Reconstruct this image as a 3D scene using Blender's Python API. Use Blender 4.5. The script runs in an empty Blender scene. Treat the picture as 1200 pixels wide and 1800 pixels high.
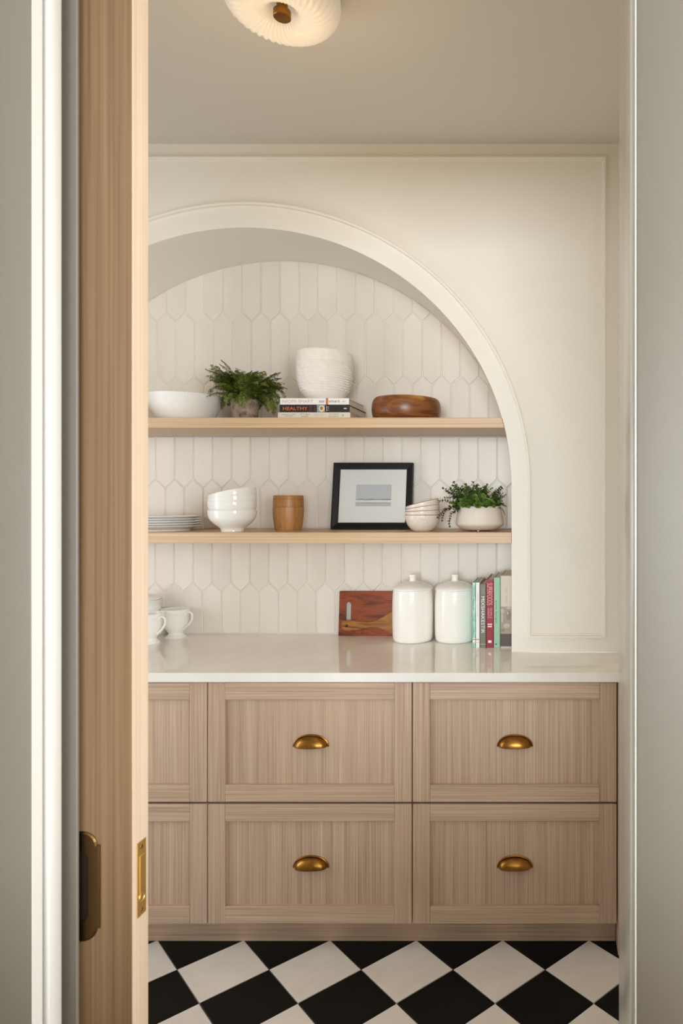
import bpy, bmesh, math, random
from mathutils import Vector, Matrix, Euler

# ------------------------------------------------------------------ camera, world, light, exposure
SC = bpy.context.scene
COL = SC.collection
EYE, F, VX, VY = 1.464, 1200.0, 975.0, 882.0      # eye height (m), focal length and vanishing point (px)

cam_data = bpy.data.cameras.new('camera')
cam = bpy.data.objects.new('camera', cam_data)
COL.objects.link(cam)
cam.location = (0, 0, EYE)
cam.rotation_euler = (math.pi / 2, 0, 0)
cam_data.sensor_fit = 'HORIZONTAL'
cam_data.sensor_width = 24.0
cam_data.lens = 24.0
cam_data.shift_x = -(VX - 600) / 1200
cam_data.shift_y = -(900 - VY) / 1200
cam_data.clip_start = 0.02
cam_data.dof.use_dof = True
cam_data.dof.focus_distance = 2.45
cam_data.dof.aperture_fstop = 6.3
SC.camera = cam

world = bpy.data.worlds.new('world')
SC.world = world
world.use_nodes = True
world.node_tree.nodes['Background'].inputs[0].default_value = (0.75, 0.87, 1.0, 1)
world.node_tree.nodes['Background'].inputs[1].default_value = 1.0

SC.view_settings.view_transform = 'Standard'
SC.view_settings.look = 'None'
SC.view_settings.exposure = 0.6
SC.view_settings.gamma = 1.0
SC.view_settings.use_curve_mapping = False
SC.cycles.max_bounces = 10
SC.cycles.diffuse_bounces = 6
SC.cycles.glossy_bounces = 4
SC.cycles.caustics_reflective = False
SC.cycles.caustics_refractive = False
SC.cycles.sample_clamp_indirect = 4.0

def area_light(name, loc, rot, sx, sy, power, color):
    l = bpy.data.lights.new(name, 'AREA')
    l.shape = 'RECTANGLE'
    l.size, l.size_y = sx, sy
    l.energy = power
    l.color = color
    o = bpy.data.objects.new(name, l)
    o.location = loc
    o.rotation_euler = rot
    COL.objects.link(o)
    return o

# daylight in the windows of the room the camera stands in (behind it, on its right, at the end of the aisle)
# and an added fill light in a made-up window at the pantry's hidden end
LC = (0.87, 0.94, 1.0)
area_light('daylight_rear', (0.35, -5.95, 1.65), (math.radians(90), 0, 0), 2.9, 1.8, 235, LC)
area_light('daylight_side', (3.02, -3.4, 1.6), (math.radians(90), 0, math.radians(90)), 3.4, 1.8, 255, LC)
area_light('daylight_aisle', (3.02, 0.62, 1.35), (math.radians(90), 0, math.radians(90)), 0.6, 2.2, 85, LC)
area_light('pantry_fill_light', (-2.47, 1.60, 1.22), (math.radians(90), 0, math.radians(-90)), 0.6, 1.4, 8.0, LC)

# ------------------------------------------------------------------ materials
def srgb(r, g, b):
    f = lambda c: (c / 12.92) if c <= 0.04045 else ((c + 0.055) / 1.055) ** 2.4
    return (f(r / 255), f(g / 255), f(b / 255), 1)

class NT:
    def __init__(self, name):
        self.m = bpy.data.materials.new(name)
        self.m.use_nodes = True
        self.t = self.m.node_tree
        self.b = self.t.nodes['Principled BSDF']
        self.out = self.t.nodes['Material Output']
    def n(self, typ, **kw):
        nd = self.t.nodes.new(typ)
        for k, v in kw.items():
            if k in nd.inputs.keys() if isinstance(k, str) else False:
                nd.inputs[k].default_value = v
            else:
                setattr(nd, k, v)
        return nd
    def l(self, a, b):
        self.t.links.new(a, b)
    def set(self, **kw):
        for k, v in kw.items():
            self.b.inputs[k.replace('_', ' ')].default_value = v
    def coords(self, scale, jitter=True):
        tc = self.n('ShaderNodeTexCoord')
        mp = self.n('ShaderNodeMapping')
        mp.inputs['Scale'].default_value = scale
        src = tc.outputs['Object']
        if jitter:
            oi = self.n('ShaderNodeObjectInfo')
            mul = self.n('ShaderNodeVectorMath', operation='SCALE')
            comb = self.n('ShaderNodeCombineXYZ')
            self.l(oi.outputs['Random'], comb.inputs[0]); self.l(oi.outputs['Random'], comb.inputs[1]); self.l(oi.outputs['Random'], comb.inputs[2])
            self.l(comb.outputs[0], mul.inputs[0]); mul.inputs[3].default_value = 7.3
            add = self.n('ShaderNodeVectorMath', operation='ADD')
            self.l(src, add.inputs[0]); self.l(mul.outputs[0], add.inputs[1])
            src = add.outputs[0]
        self.l(src, mp.inputs[0])
        return mp.outputs[0]
    def noise(self, vec, scale, detail=3, rough=0.5, distort=0.0):
        nz = self.n('ShaderNodeTexNoise')
        nz.inputs['Scale'].default_value = scale
        nz.inputs['Detail'].default_value = detail
        nz.inputs['Roughness'].default_value = rough
        nz.inputs['Distortion'].default_value = distort
        self.l(vec, nz.inputs['Vector'])
        return nz.outputs['Fac']
    def ramp(self, fac, stops, interp='LINEAR'):
        r = self.n('ShaderNodeValToRGB')
        r.color_ramp.interpolation = interp
        e = r.color_ramp.elements
        while len(e) < len(stops):
            e.new(0.5)
        for i, (p, c) in enumerate(stops):
            e[i].position = p
            e[i].color = c
        self.l(fac, r.inputs[0])
        return r.outputs[0]
    def mix(self, a, b, fac, mode='MIX'):
        mx = self.n('ShaderNodeMix', data_type='RGBA', blend_type=mode)
        if isinstance(fac, float): mx.inputs[0].default_value = fac
        else: self.l(fac, mx.inputs[0])
        for v, s in ((a, 6), (b, 7)):
            if isinstance(v, tuple): mx.inputs[s].default_value = v
            else: self.l(v, mx.inputs[s])
        return mx.outputs[2]
    def bump(self, h, strength, dist):
        bp = self.n('ShaderNodeBump')
        bp.inputs['Strength'].default_value = strength
        bp.inputs['Distance'].default_value = dist
        self.l(h, bp.inputs['Height'])
        self.l(bp.outputs[0], self.b.inputs['Normal'])

M = {}
def plain(name, col, rough=0.5, metal=0.0, **kw):
    t = NT(name)
    t.set(Base_Color=col, Roughness=rough, Metallic=metal, **kw)
    M[name] = t.m
    return t

def paint(name, col, rough):
    t = plain(name, col, rough)
    v = t.coords((1, 1, 1), False)
    t.bump(t.noise(v, 90, 3), 0.05, 0.002)

paint('wall_paint', srgb(236, 231, 220), 0.55)
paint('ceiling_paint', srgb(214, 209, 200), 0.8)
paint('dimmed_trim_paint', srgb(111, 103, 91), 0.5)  # casing darkened below its own paint to stay dim under the room light
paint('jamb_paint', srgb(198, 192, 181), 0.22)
paint('hall_paint', srgb(150, 146, 138), 0.6)
plain('grout', srgb(240, 236, 228), 0.8)
plain('floor_grout', srgb(150, 142, 132), 0.8)
plain('dark_gap', srgb(10, 8, 7), 0.9)

def wood(name, dark, mid, light, axis, fine=380.0, rough=0.45, streak=38.0, bumpy=0.12, figure=0.35):
    """straight grained oak, grain along the object's own axis"""
    t = plain(name, mid, rough)
    s1 = [fine, fine, fine]; s1[axis] = fine / 160
    s2 = [streak, streak, streak]; s2[axis] = streak / 90
    v1 = t.coords(tuple(s1)); v2 = t.coords(tuple(s2))
    f1 = t.noise(v1, 1.0, 3, 0.6)
    f2 = t.noise(v2, 1.0, 3, 0.55, 0.3)
    c1 = t.ramp(f1, [(0.3, dark), (0.52, mid), (0.72, light)])
    c2 = t.ramp(f2, [(0.25, dark), (0.5, mid), (0.75, light)])
    col = t.mix(c1, c2, figure)
    t.l(col, t.b.inputs['Base Color'])
    t.bump(f1, bumpy, 0.001)

def board_wood(name, dark, mid, light, sc=5.0):
    """plank with wavy figure running along x"""
    t = plain(name, mid, 0.36)
    v = t.coords((sc, sc, sc * 7))
    f = t.noise(v, 1.0, 5, 0.62, 0.9)
    v2 = t.coords((40, 40, 420))
    f2 = t.noise(v2, 1.0, 2)
    c = t.ramp(f, [(0.30, dark), (0.40, mid), (0.52, light), (0.60, mid), (0.70, dark)])
    c = t.mix(c, t.ramp(f2, [(0.3, dark), (0.7, light)]), 0.18)
    t.l(c, t.b.inputs['Base Color'])

CD, CM, CL = srgb(156, 129, 108), srgb(195, 167, 143), srgb(220, 196, 172)
wood('oak_x', CD, CM, CL, 0)
wood('oak_z', CD, CM, CL, 2)
SD, SM, SL = srgb(176, 140, 104), srgb(206, 174, 138), srgb(224, 197, 164)
wood('shelf_oak', SD, SM, SL, 0, fine=220, streak=30, rough=0.4)
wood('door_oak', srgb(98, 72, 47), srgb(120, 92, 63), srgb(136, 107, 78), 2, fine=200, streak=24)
wood('door_oak_lit', srgb(196, 168, 138), srgb(210, 184, 156), srgb(222, 198, 172), 2, fine=200, streak=24)  # lighter copy of the door oak, side light put into the colour
wood('barrel_wood', srgb(140, 92, 46), srgb(178, 126, 70), srgb(198, 148, 92), 2, fine=180, streak=30, rough=0.4, figure=0.5)
board_wood('walnut_board', srgb(36, 12, 5), srgb(108, 42, 14), srgb(156, 72, 26))
board_wood('paddle_wood', srgb(96, 52, 14), srgb(148, 92, 32), srgb(176, 118, 50), 7.0)

def turned_wood():
    t = plain('acacia', srgb(112, 62, 28), 0.33)
    v = t.coords((4, 14, 26))
    f = t.noise(v, 1.2, 4, 0.6, 1.6)
    c = t.ramp(f, [(0.28, srgb(72, 34, 14)), (0.48, srgb(122, 70, 32)), (0.6, srgb(142, 86, 42)), (0.78, srgb(88, 44, 18))])
    v2 = t.coords((5, 5, 9))
    f2 = t.noise(v2, 1.0, 2)
    c = t.mix(c, srgb(186, 132, 70), t.ramp(f2, [(0.60, (0, 0, 0, 1)), (0.66, (1, 1, 1, 1))]))
    t.l(c, t.b.inputs['Base Color'])
turned_wood()

def ceramic_tile():
    t = plain('tile_glaze', srgb(238, 232, 224), 0.3, Specular_IOR_Level=0.35)
    v = t.coords((1, 1, 0.35))
    f = t.noise(v, 22, 2)
    f2 = t.noise(v, 6, 2)
    c = t.ramp(f2, [(0.3, srgb(227, 219, 208)), (0.7, srgb(237, 230, 220))])
    t.l(c, t.b.inputs['Base Color'])
    t.bump(f, 0.14, 0.004)
ceramic_tile()

def quartz():
    t = plain('quartz', srgb(240, 235, 226), 0.05)
    v = t.coords((1, 1, 1), False)
    f = t.noise(v, 3.5, 6, 0.6, 0.8)
    c = t.ramp(f, [(0.35, srgb(236, 231, 222)), (0.6, srgb(243, 239, 232))])
    t.l(c, t.b.inputs['Base Color'])
quartz()

def floor_tile(name, a, b, rough):
    t = plain(name, a, rough)
    v = t.coords((1, 1, 1))
    f = t.noise(v, 9, 4, 0.6)
    t.l(t.ramp(f, [(0.3, a), (0.7, b)]), t.b.inputs['Base Color'])
    t.bump(t.noise(v, 120, 3), 0.06, 0.002)
floor_tile('black_stone', srgb(9, 9, 9), srgb(17, 16, 16), 0.5)
M['black_stone'].node_tree.nodes['Principled BSDF'].inputs['Specular IOR Level'].default_value = 0.2
floor_tile('white_stone', srgb(234, 227, 220), srgb(243, 237, 231), 0.4)
floor_tile('hall_wood', srgb(112, 92, 72), srgb(130, 108, 86), 0.45)

plain('porcelain', srgb(246, 244, 240), 0.1)
plain('bowl_white', srgb(242, 239, 234), 0.3)
plain('canister_glaze', srgb(248, 245, 239), 0.13)
plain('matte_cream', srgb(228, 216, 202), 0.5)

def antique_cup():
    t = plain('cup_glaze', srgb(243, 240, 235), 0.14)
antique_cup()

def speckle():
    t = plain('speckled_glaze', srgb(226, 212, 196), 0.22)
    v = t.coords((1, 1, 1))
    f = t.noise(v, 420, 3, 0.7)
    t.l(t.ramp(f, [(0.34, srgb(208, 188, 166)), (0.50, srgb(236, 226, 213))]), t.b.inputs['Base Color'])
speckle()
plain('bare_clay', srgb(150, 112, 82), 0.7)

def pot_stone():
    t = plain('weathered_stone', srgb(150, 128, 108), 0.85)
    v = t.coords((1, 1, 1))
    f = t.noise(v, 38, 5, 0.65)
    t.l(t.ramp(f, [(0.33, srgb(96, 76, 58)), (0.48, srgb(152, 132, 112)), (0.65, srgb(184, 166, 146))]), t.b.inputs['Base Color'])
    t.bump(f, 0.3, 0.004)
pot_stone()

def clay_pot():
    t = plain('white_clay', srgb(238, 231, 222), 0.65)
    v = t.coords((1, 1, 1))
    f = t.noise(v, 60, 4, 0.6)
    t.l(t.ramp(f, [(0.3, srgb(234, 227, 218)), (0.6, srgb(240, 234, 226))]), t.b.inputs['Base Color'])
    t.bump(f, 0.05, 0.001)
clay_pot()

def brass():
    t = plain('aged_brass', srgb(150, 104, 46), 0.3, 1.0)
    v = t.coords((1, 1, 1))
    f = t.noise(v, 30, 3)
    t.l(t.ramp(f, [(0.3, srgb(138, 94, 40)), (0.7, srgb(166, 120, 58))]), t.b.inputs['Base Color'])
brass()
plain('bright_brass', srgb(244, 206, 128), 0.38, 1.0)
plain('bronze', srgb(104, 78, 48), 0.38, 1.0)
plain('bronze_dark', srgb(46, 32, 20), 0.6, 0.6)

def opal():
    t = plain('opal_glass', srgb(240, 234, 222), 0.3)
    t.set(Emission_Color=(1.0, 0.90, 0.76, 1), Emission_Strength=0.10)
opal()

def leaf(name, a, b, rough=0.45):
    t = plain(name, a, rough)
    oi = t.n('ShaderNodeObjectInfo')
    v = t.coords((1, 1, 1))
    f = t.noise(v, 60, 2)
    mx = t.n('ShaderNodeMath', operation='ADD')
    t.l(oi.outputs['Random'], mx.inputs[0]); t.l(f, mx.inputs[1])
    dv = t.n('ShaderNodeMath', operation='MULTIPLY'); dv.inputs[1].default_value = 0.5
    t.l(mx.outputs[0], dv.inputs[0])
    t.l(t.ramp(dv.outputs[0], [(0.15, a), (0.8, b)]), t.b.inputs['Base Color'])
    t.set(Subsurface_Weight=0.0)
leaf('fern_leaf', srgb(62, 82, 26), srgb(142, 154, 68))
leaf('fern_stem', srgb(62, 58, 28), srgb(80, 76, 38))
leaf('sprig_leaf', srgb(28, 50, 16), srgb(86, 116, 44), 0.4)
leaf('rosette_leaf', srgb(62, 96, 32), srgb(122, 150, 64), 0.4)
plain('soil', srgb(48, 36, 26), 0.95)
plain('black_frame', srgb(16, 13, 12), 0.5, Specular_IOR_Level=0.25)
plain('mat_board', srgb(248, 246, 241), 0.8)

def beach_print():
    t = plain('beach_print', srgb(205, 207, 208), 0.5)
    tc = t.n('ShaderNodeTexCoord')
    sep = t.n('ShaderNodeSeparateXYZ'); t.l(tc.outputs['Generated'], sep.inputs[0])
    mp = t.n('ShaderNodeMapping'); mp.inputs['Scale'].default_value = (9, 1, 26); t.l(tc.outputs['Generated'], mp.inputs[0])
    nz = t.noise(mp.outputs[0], 1.0, 4, 0.6)
    m1 = t.n('ShaderNodeMath', operation='MULTIPLY_ADD'); m1.inputs[1].default_value = 0.10; m1.inputs[2].default_value = -0.05
    t.l(nz, m1.inputs[0])
    add = t.n('ShaderNodeMath', operation='ADD'); t.l(sep.outputs[2], add.inputs[0]); t.l(m1.outputs[0], add.inputs[1])
    sand, surf, sea, sky = srgb(200, 200, 196), srgb(240, 240, 238), srgb(140, 146, 148), srgb(206, 209, 211)
    c = t.ramp(add.outputs[0], [(0.0, sand), (0.13, sand), (0.16, srgb(170, 172, 172)), (0.19, surf), (0.27, surf), (0.295, sea), (0.325, sea), (0.345, sky), (1.0, sky)])
    t.l(c, t.b.inputs['Base Color'])
beach_print()

def pane_glass():
    t = NT('picture_glass')
    tr = t.n('ShaderNodeBsdfTransparent'); gl = t.n('ShaderNodeBsdfGlossy'); gl.inputs['Roughness'].default_value = 0.02
    fr = t.n('ShaderNodeFresnel'); fr.inputs[0].default_value = 1.28
    mx = t.n('ShaderNodeMixShader')
    t.l(fr.outputs[0], mx.inputs[0]); t.l(tr.outputs[0], mx.inputs[1]); t.l(gl.outputs[0], mx.inputs[2])
    t.l(mx.outputs[0], t.out.inputs['Surface'])
    M['picture_glass'] = t.m
pane_glass()

for nm, c in dict(paper=(222, 212, 196), ink_grey=(120, 112, 108), ink_tan=(190, 150, 130), ink_navy=(58, 66, 84), ink_orange=(206, 104, 36),
                  ink_black=(18, 17, 17), ink_white=(240, 238, 234), ink_pink=(232, 168, 168), book_white=(238, 235, 232), book_black=(26, 20, 22),
                  book_cream=(226, 218, 200), book_grey=(118, 112, 100), book_red=(150, 22, 46), book_mint=(150, 192, 166), book_stone=(206, 196, 180),
                  book_dark=(40, 34, 32), food_blue=(126, 150, 170), food_cream=(232, 208, 166), food_brown=(170, 104, 52), photo_grey=(160, 148, 131),
                  photo_pale=(188, 177, 160), photo_brown=(84, 70, 62), photo_dim=(138, 126, 110), ink_orange_dark=(150, 62, 26)).items():
    plain(nm, srgb(*c), 0.45)

def marble_cover():
    t = plain('book_green', srgb(110, 196, 160), 0.4)
    v = t.coords((1, 1, 0.4), False)
    f = t.noise(v, 60, 4, 0.6, 1.0)
    t.l(t.ramp(f, [(0.3, srgb(104, 172, 144)), (0.5, srgb(158, 204, 184)), (0.66, srgb(222, 238, 230))]), t.b.inputs['Base Color'])
marble_cover()

# ------------------------------------------------------------------ helpers
def link(name, me, mat=None, parent=None, loc=(0, 0, 0), rot=(0, 0, 0)):
    o = bpy.data.objects.new(name, me)
    COL.objects.link(o)
    if mat is not None and me is not None and not me.materials:
        me.materials.append(M[mat])
    o.location = loc
    o.rotation_euler = rot
    if parent is not None:
        o.parent = parent
    return o

def mesh(name, verts, faces, smooth=None):
    me = bpy.data.meshes.new(name)
    me.from_pydata([tuple(v) for v in verts], [], faces)
    bm = bmesh.new(); bm.from_mesh(me)
    bmesh.ops.recalc_face_normals(bm, faces=bm.faces)
    bm.to_mesh(me); bm.free()
    if smooth is not None:
        for p in me.polygons: p.use_smooth = True
        me.set_sharp_from_angle(angle=math.radians(smooth))
    me.update()
    return me

def bevelled_box_mesh(name, sx, sy, sz, bev=0.0, seg=1):
    bm = bmesh.new()
    bmesh.ops.create_cube(bm, size=1.0)
    for v in bm.verts:
        v.co.x *= sx; v.co.y *= sy; v.co.z *= sz
    if bev > 0:
        bmesh.ops.bevel(bm, geom=list(bm.edges), offset=bev, segments=seg, affect='EDGES', profile=0.5)
    me = bpy.data.meshes.new(name)
    bm.to_mesh(me); bm.free()
    if seg > 1:
        for p in me.polygons: p.use_smooth = True
        me.set_sharp_from_angle(angle=math.radians(50))
    return me

def box(name, x0, x1, y0, y1, z0, z1, mat, parent=None, bev=0.0, seg=1, off=(0, 0, 0)):
    me = bevelled_box_mesh(name, x1 - x0, y1 - y0, z1 - z0, bev, seg)
    return link(name, me, mat, parent, ((x0 + x1) / 2 - off[0], (y0 + y1) / 2 - off[1], (z0 + z1) / 2 - off[2]))

def thing(name, label, cat, loc=(0, 0, 0), rot=(0, 0, 0), group=None):
    o = link(name, None, None, None, loc, rot)
    o.empty_display_size = 0.05
    return tag(o, label, cat, group)

def tag(o, label, cat, group=None):
    o['label'] = label; o['category'] = cat
    if group: o['group'] = group
    return o

def struct(o, label=None):
    o['kind'] = 'structure'
    if label: o['label'] = label
    return o

def lathe_mesh(name, prof, seg=64, smooth=40, a0=0.0, a1=2 * math.pi, rad=None):
    """prof: (r, z) points; closed around unless a1-a0 < 2pi; rad(r, z, ang) may vary the radius"""
    full = abs(a1 - a0 - 2 * math.pi) < 1e-6
    n = seg if full else seg + 1
    vs, fs, idx = [], [], []
    for (r, z) in prof:
        if r < 1e-6 and full:
            idx.append([len(vs)] * n); vs.append((0, 0, z)); continue
        row = []
        for i in range(n):
            a = a0 + (a1 - a0) * i / seg
            rr = rad(r, z, a) if rad else r
            row.append(len(vs)); vs.append((rr * math.cos(a), rr * math.sin(a), z))
        idx.append(row)
    for j in range(len(prof) - 1):
        for i in range(seg):
            k = (i + 1) % n
            q = [idx[j][i], idx[j][k], idx[j + 1][k], idx[j + 1][i]]
            q = [q[t] for t in range(4) if q[t] != q[t - 1]]
            if len(q) >= 3: fs.append(q)
    return mesh(name, vs, fs, smooth)

def bez(pts, n=8):
    """Catmull-Rom through 2D or 3D points"""
    P = [Vector(p) for p in pts]
    P = [P[0] * 2 - P[1]] + P + [P[-1] * 2 - P[-2]]
    out = []
    for i in range(1, len(P) - 2):
        for k in range(n):
            t = k / n
            a, b, c, d = P[i - 1], P[i], P[i + 1], P[i + 2]
            out.append(0.5 * ((2 * b) + (c - a) * t + (2 * a - 5 * b + 4 * c - d) * t * t + (3 * b - a - 3 * c + d) * t ** 3))
    out.append(P[-2])
    return out

def tube_mesh(name, pts, rx, ry=None, seg=10, smooth=60, taper=None):
    ry = ry or rx
    pts = [Vector(p) for p in pts]
    vs, fs = [], []
    up = None
    for i, p in enumerate(pts):
        d = (pts[min(i + 1, len(pts) - 1)] - pts[max(i - 1, 0)]).normalized()
        ref = Vector((0, 1, 0)) if abs(d.y) < 0.9 else Vector((1, 0, 0))
        a = ref
        b = d.cross(a).normalized()
        a = b.cross(d).normalized()
        s = taper(i / (len(pts) - 1)) if taper else 1.0
        for k in range(seg):
            t = 2 * math.pi * k / seg
            vs.append(p + a * (ry * s * math.cos(t)) + b * (rx * s * math.sin(t)))
    for i in range(len(pts) - 1):
        for k in range(seg):
            k2 = (k + 1) % seg
            fs.append([i * seg + k, i * seg + k2, (i + 1) * seg + k2, (i + 1) * seg + k])
    fs.append(list(range(seg))); fs.append([(len(pts) - 1) * seg + k for k in range(seg)])
    return mesh(name, vs, fs, smooth)

def prism(name, poly, y0, y1, bev=0.0):
    """polygon in (x, z), extruded from y0 (front) to y1; optional chamfer on the front edge"""
    n = len(poly)
    rings = [(poly, y1)]
    if bev > 0:
        rings += [(poly, y0 + bev), (inset(poly, bev), y0)]
    else:
        rings += [(poly, y0)]
    vs, fs = [], []
    for pl, y in rings:
        vs += [(p[0], y, p[1]) for p in pl]
    for r in range(len(rings) - 1):
        for i in range(n):
            j = (i + 1) % n
            fs.append([r * n + i, r * n + j, (r + 1) * n + j, (r + 1) * n + i])
    fs.append(list(range(n))); fs.append([(len(rings) - 1) * n + i for i in range(n)])
    return mesh(name, vs, fs)

def inset(poly, d):
    """inset of a polygon with consistent winding (d > 0 shrinks a counter-clockwise polygon)"""
    n = len(poly); out = []
    area = sum(poly[i][0] * poly[(i + 1) % n][1] - poly[(i + 1) % n][0] * poly[i][1] for i in range(n))
    sgn = 1 if area > 0 else -1
    for i in range(n):
        p0, p1, p2 = Vector(poly[i - 1]), Vector(poly[i]), Vector(poly[(i + 1) % n])
        e1, e2 = (p1 - p0).normalized(), (p2 - p1).normalized()
        n1, n2 = Vector((-e1.y, e1.x)) * sgn, Vector((-e2.y, e2.x)) * sgn
        m = n1 + n2
        k = 1.0 + n1.dot(n2)
        m = m / max(k, 0.25)
        q = p1 + m * d
        out.append((q.x, q.y))
    return out

def clip_convex(poly, clip):
    """Sutherland-Hodgman; clip is counter-clockwise convex"""
    out = list(poly)
    n = len(clip)
    for i in range(n):
        a, b = clip[i], clip[(i + 1) % n]
        side = lambda p: (b[0] - a[0]) * (p[1] - a[1]) - (b[1] - a[1]) * (p[0] - a[0])
        src, out = out, []
        for k in range(len(src)):
            p, q = src[k - 1], src[k]
            sp, sq = side(p), side(q)
            if (sp >= 0) != (sq >= 0):
                t = sp / (sp - sq)
                out.append((p[0] + (q[0] - p[0]) * t, p[1] + (q[1] - p[1]) * t))
            if sq >= 0: out.append(q)
        if not out: return []
    clean = []
    for p in out:
        if not clean or (abs(p[0] - clean[-1][0]) + abs(p[1] - clean[-1][1])) > 0.0012: clean.append(p)
    if len(clean) > 2 and (abs(clean[0][0] - clean[-1][0]) + abs(clean[0][1] - clean[-1][1])) <= 0.0012: clean.pop()
    return clean

def poly_area(p):
    return abs(sum(p[i][0] * p[(i + 1) % len(p)][1] - p[(i + 1) % len(p)][0] * p[i][1] for i in range(len(p)))) / 2

def text_mesh(body, length, height, extrude=0.0002, bold=0.0, spacing=1.0):
    cu = bpy.data.curves.new('lettering', 'FONT')
    cu.body = body; cu.size = 1.0; cu.resolution_u = 3; cu.offset = bold; cu.space_character = spacing
    cu.align_x = 'CENTER'; cu.align_y = 'CENTER'
    ob = bpy.data.objects.new('lettering_tmp', cu)
    COL.objects.link(ob)
    dg = bpy.context.evaluated_depsgraph_get()
    me = bpy.data.meshes.new_from_object(ob.evaluated_get(dg))
    bpy.data.objects.remove(ob); bpy.data.curves.remove(cu)
    xs = [v.co.x for v in me.vertices]; ys = [v.co.y for v in me.vertices]
    cx, cy = (min(xs) + max(xs)) / 2, (min(ys) + max(ys)) / 2
    sx, sy = length / (max(xs) - min(xs)), height / (max(ys) - min(ys))
    for v in me.vertices:
        v.co = ((v.co.x - cx) * sx, (v.co.y - cy) * sy, 0)
    return me

rng = random.Random(4)

# ------------------------------------------------------------------ the room shell
WR, WL = 0.235, -2.493            # pantry side walls
YW, YB = 2.49, 2.84               # arched wall face, back of the niche (tile faces at 2.83)
CEIL = EYE + (VY - 253) * YW / F  # ceiling
CX, AX, BZ, SPR = -1.129, 0.971, 0.944, 1.52      # arch: centre, half width, rise, springing
WF, WK = 1.057, 1.235             # wall with the doorway: front and back face
DL, DR, HEAD = -0.788, 0.117, 2.40

NA = 180
arch = [(CX + AX * math.cos(math.pi - math.pi * i / NA), SPR + BZ * math.sin(math.pi * i / NA)) for i in range(NA + 1)]

def arched_wall():
    vs, fs = [], []
    def quad(a, b, c, d):
        k = len(vs); vs.extend([a, b, c, d]); fs.append([k, k + 1, k + 2, k + 3])
    z0 = 0.916
    XL, XR = CX - AX, CX + AX
    quad((WL, YW, z0), (XL, YW, z0), (XL, YW, SPR), (WL, YW, SPR))
    quad((XR, YW, z0), (WR, YW, z0), (WR, YW, SPR), (XR, YW, SPR))
    quad((WL, YW, SPR), (XL, YW, SPR), (XL, YW, CEIL), (WL, YW, CEIL))
    quad((XR, YW, SPR), (WR, YW, SPR), (WR, YW, CEIL), (XR, YW, CEIL))
    for (a, b) in zip(arch[:-1], arch[1:]):
        quad((a[0], YW, a[1]), (b[0], YW, b[1]), (b[0], YW, CEIL), (a[0], YW, CEIL))
    path = [(XL, z0)] + arch + [(XR, z0)]
    for (a, b) in zip(path[:-1], path[1:]):
        quad((a[0], YW, a[1]), (b[0], YW, b[1]), (b[0], YB + 0.05, b[1]), (a[0], YB + 0.05, a[1]))
    me = mesh('wall_back', vs, fs)
    bm = bmesh.new(); bm.from_mesh(me)
    bmesh.ops.remove_doubles(bm, verts=bm.verts, dist=1e-5)
    bm.to_mesh(me); bm.free()
    for p in me.polygons: p.use_smooth = True
    me.set_sharp_from_angle(angle=math.radians(35))
    return struct(link('wall_back', me, 'wall_paint'))
arched_wall()

# flat panel moulding that runs round the arch and the edge of the wall
def panel_moulding():
    xr, zt, zb = (1064 - VX) * YW / F, EYE + (VY - 278) * YW / F, EYE - (1121 - VY) * YW / F
    xl = 2 * CX - xr
    ao, bo = 1.0313, 1.023
    n = 150
    path = [(xr, zb), (xr, zt), (xl, zt), (xl, zb), (CX - ao, zb)]
    path += [(CX + ao * math.cos(math.pi - math.pi * i / n), SPR + bo * math.sin(math.pi * i / n)) for i in range(n + 1)]
    path += [(CX + ao, zb)]
    w = 0.0155
    prof = [(0.0, 0.0), (0.0, 0.016), (0.003, 0.018), (0.0075, 0.018), (0.010, 0.016), (0.011, 0.007), (0.015, 0.006), (w, 0.0)]
    rings = [[(p, h) for p in inset(path, d)] if d > 0 else [(p, h) for p in path] for d, h in prof]
    N = len(path); vs, fs = [], []
    for r in rings:
        vs += [(p[0], YW - h, p[1]) for p, h in r]
    for r in range(len(rings) - 1):
        for i in range(N):
            j = (i + 1) % N
            fs.append([r * N + i, r * N + j, (r + 1) * N + j, (r + 1) * N + i])
    struct(link('trim_1', mesh('trim_1', vs, fs, 25), 'wall_paint'), 'slim moulding framing the panelled wall around the arch')
panel_moulding()

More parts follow.
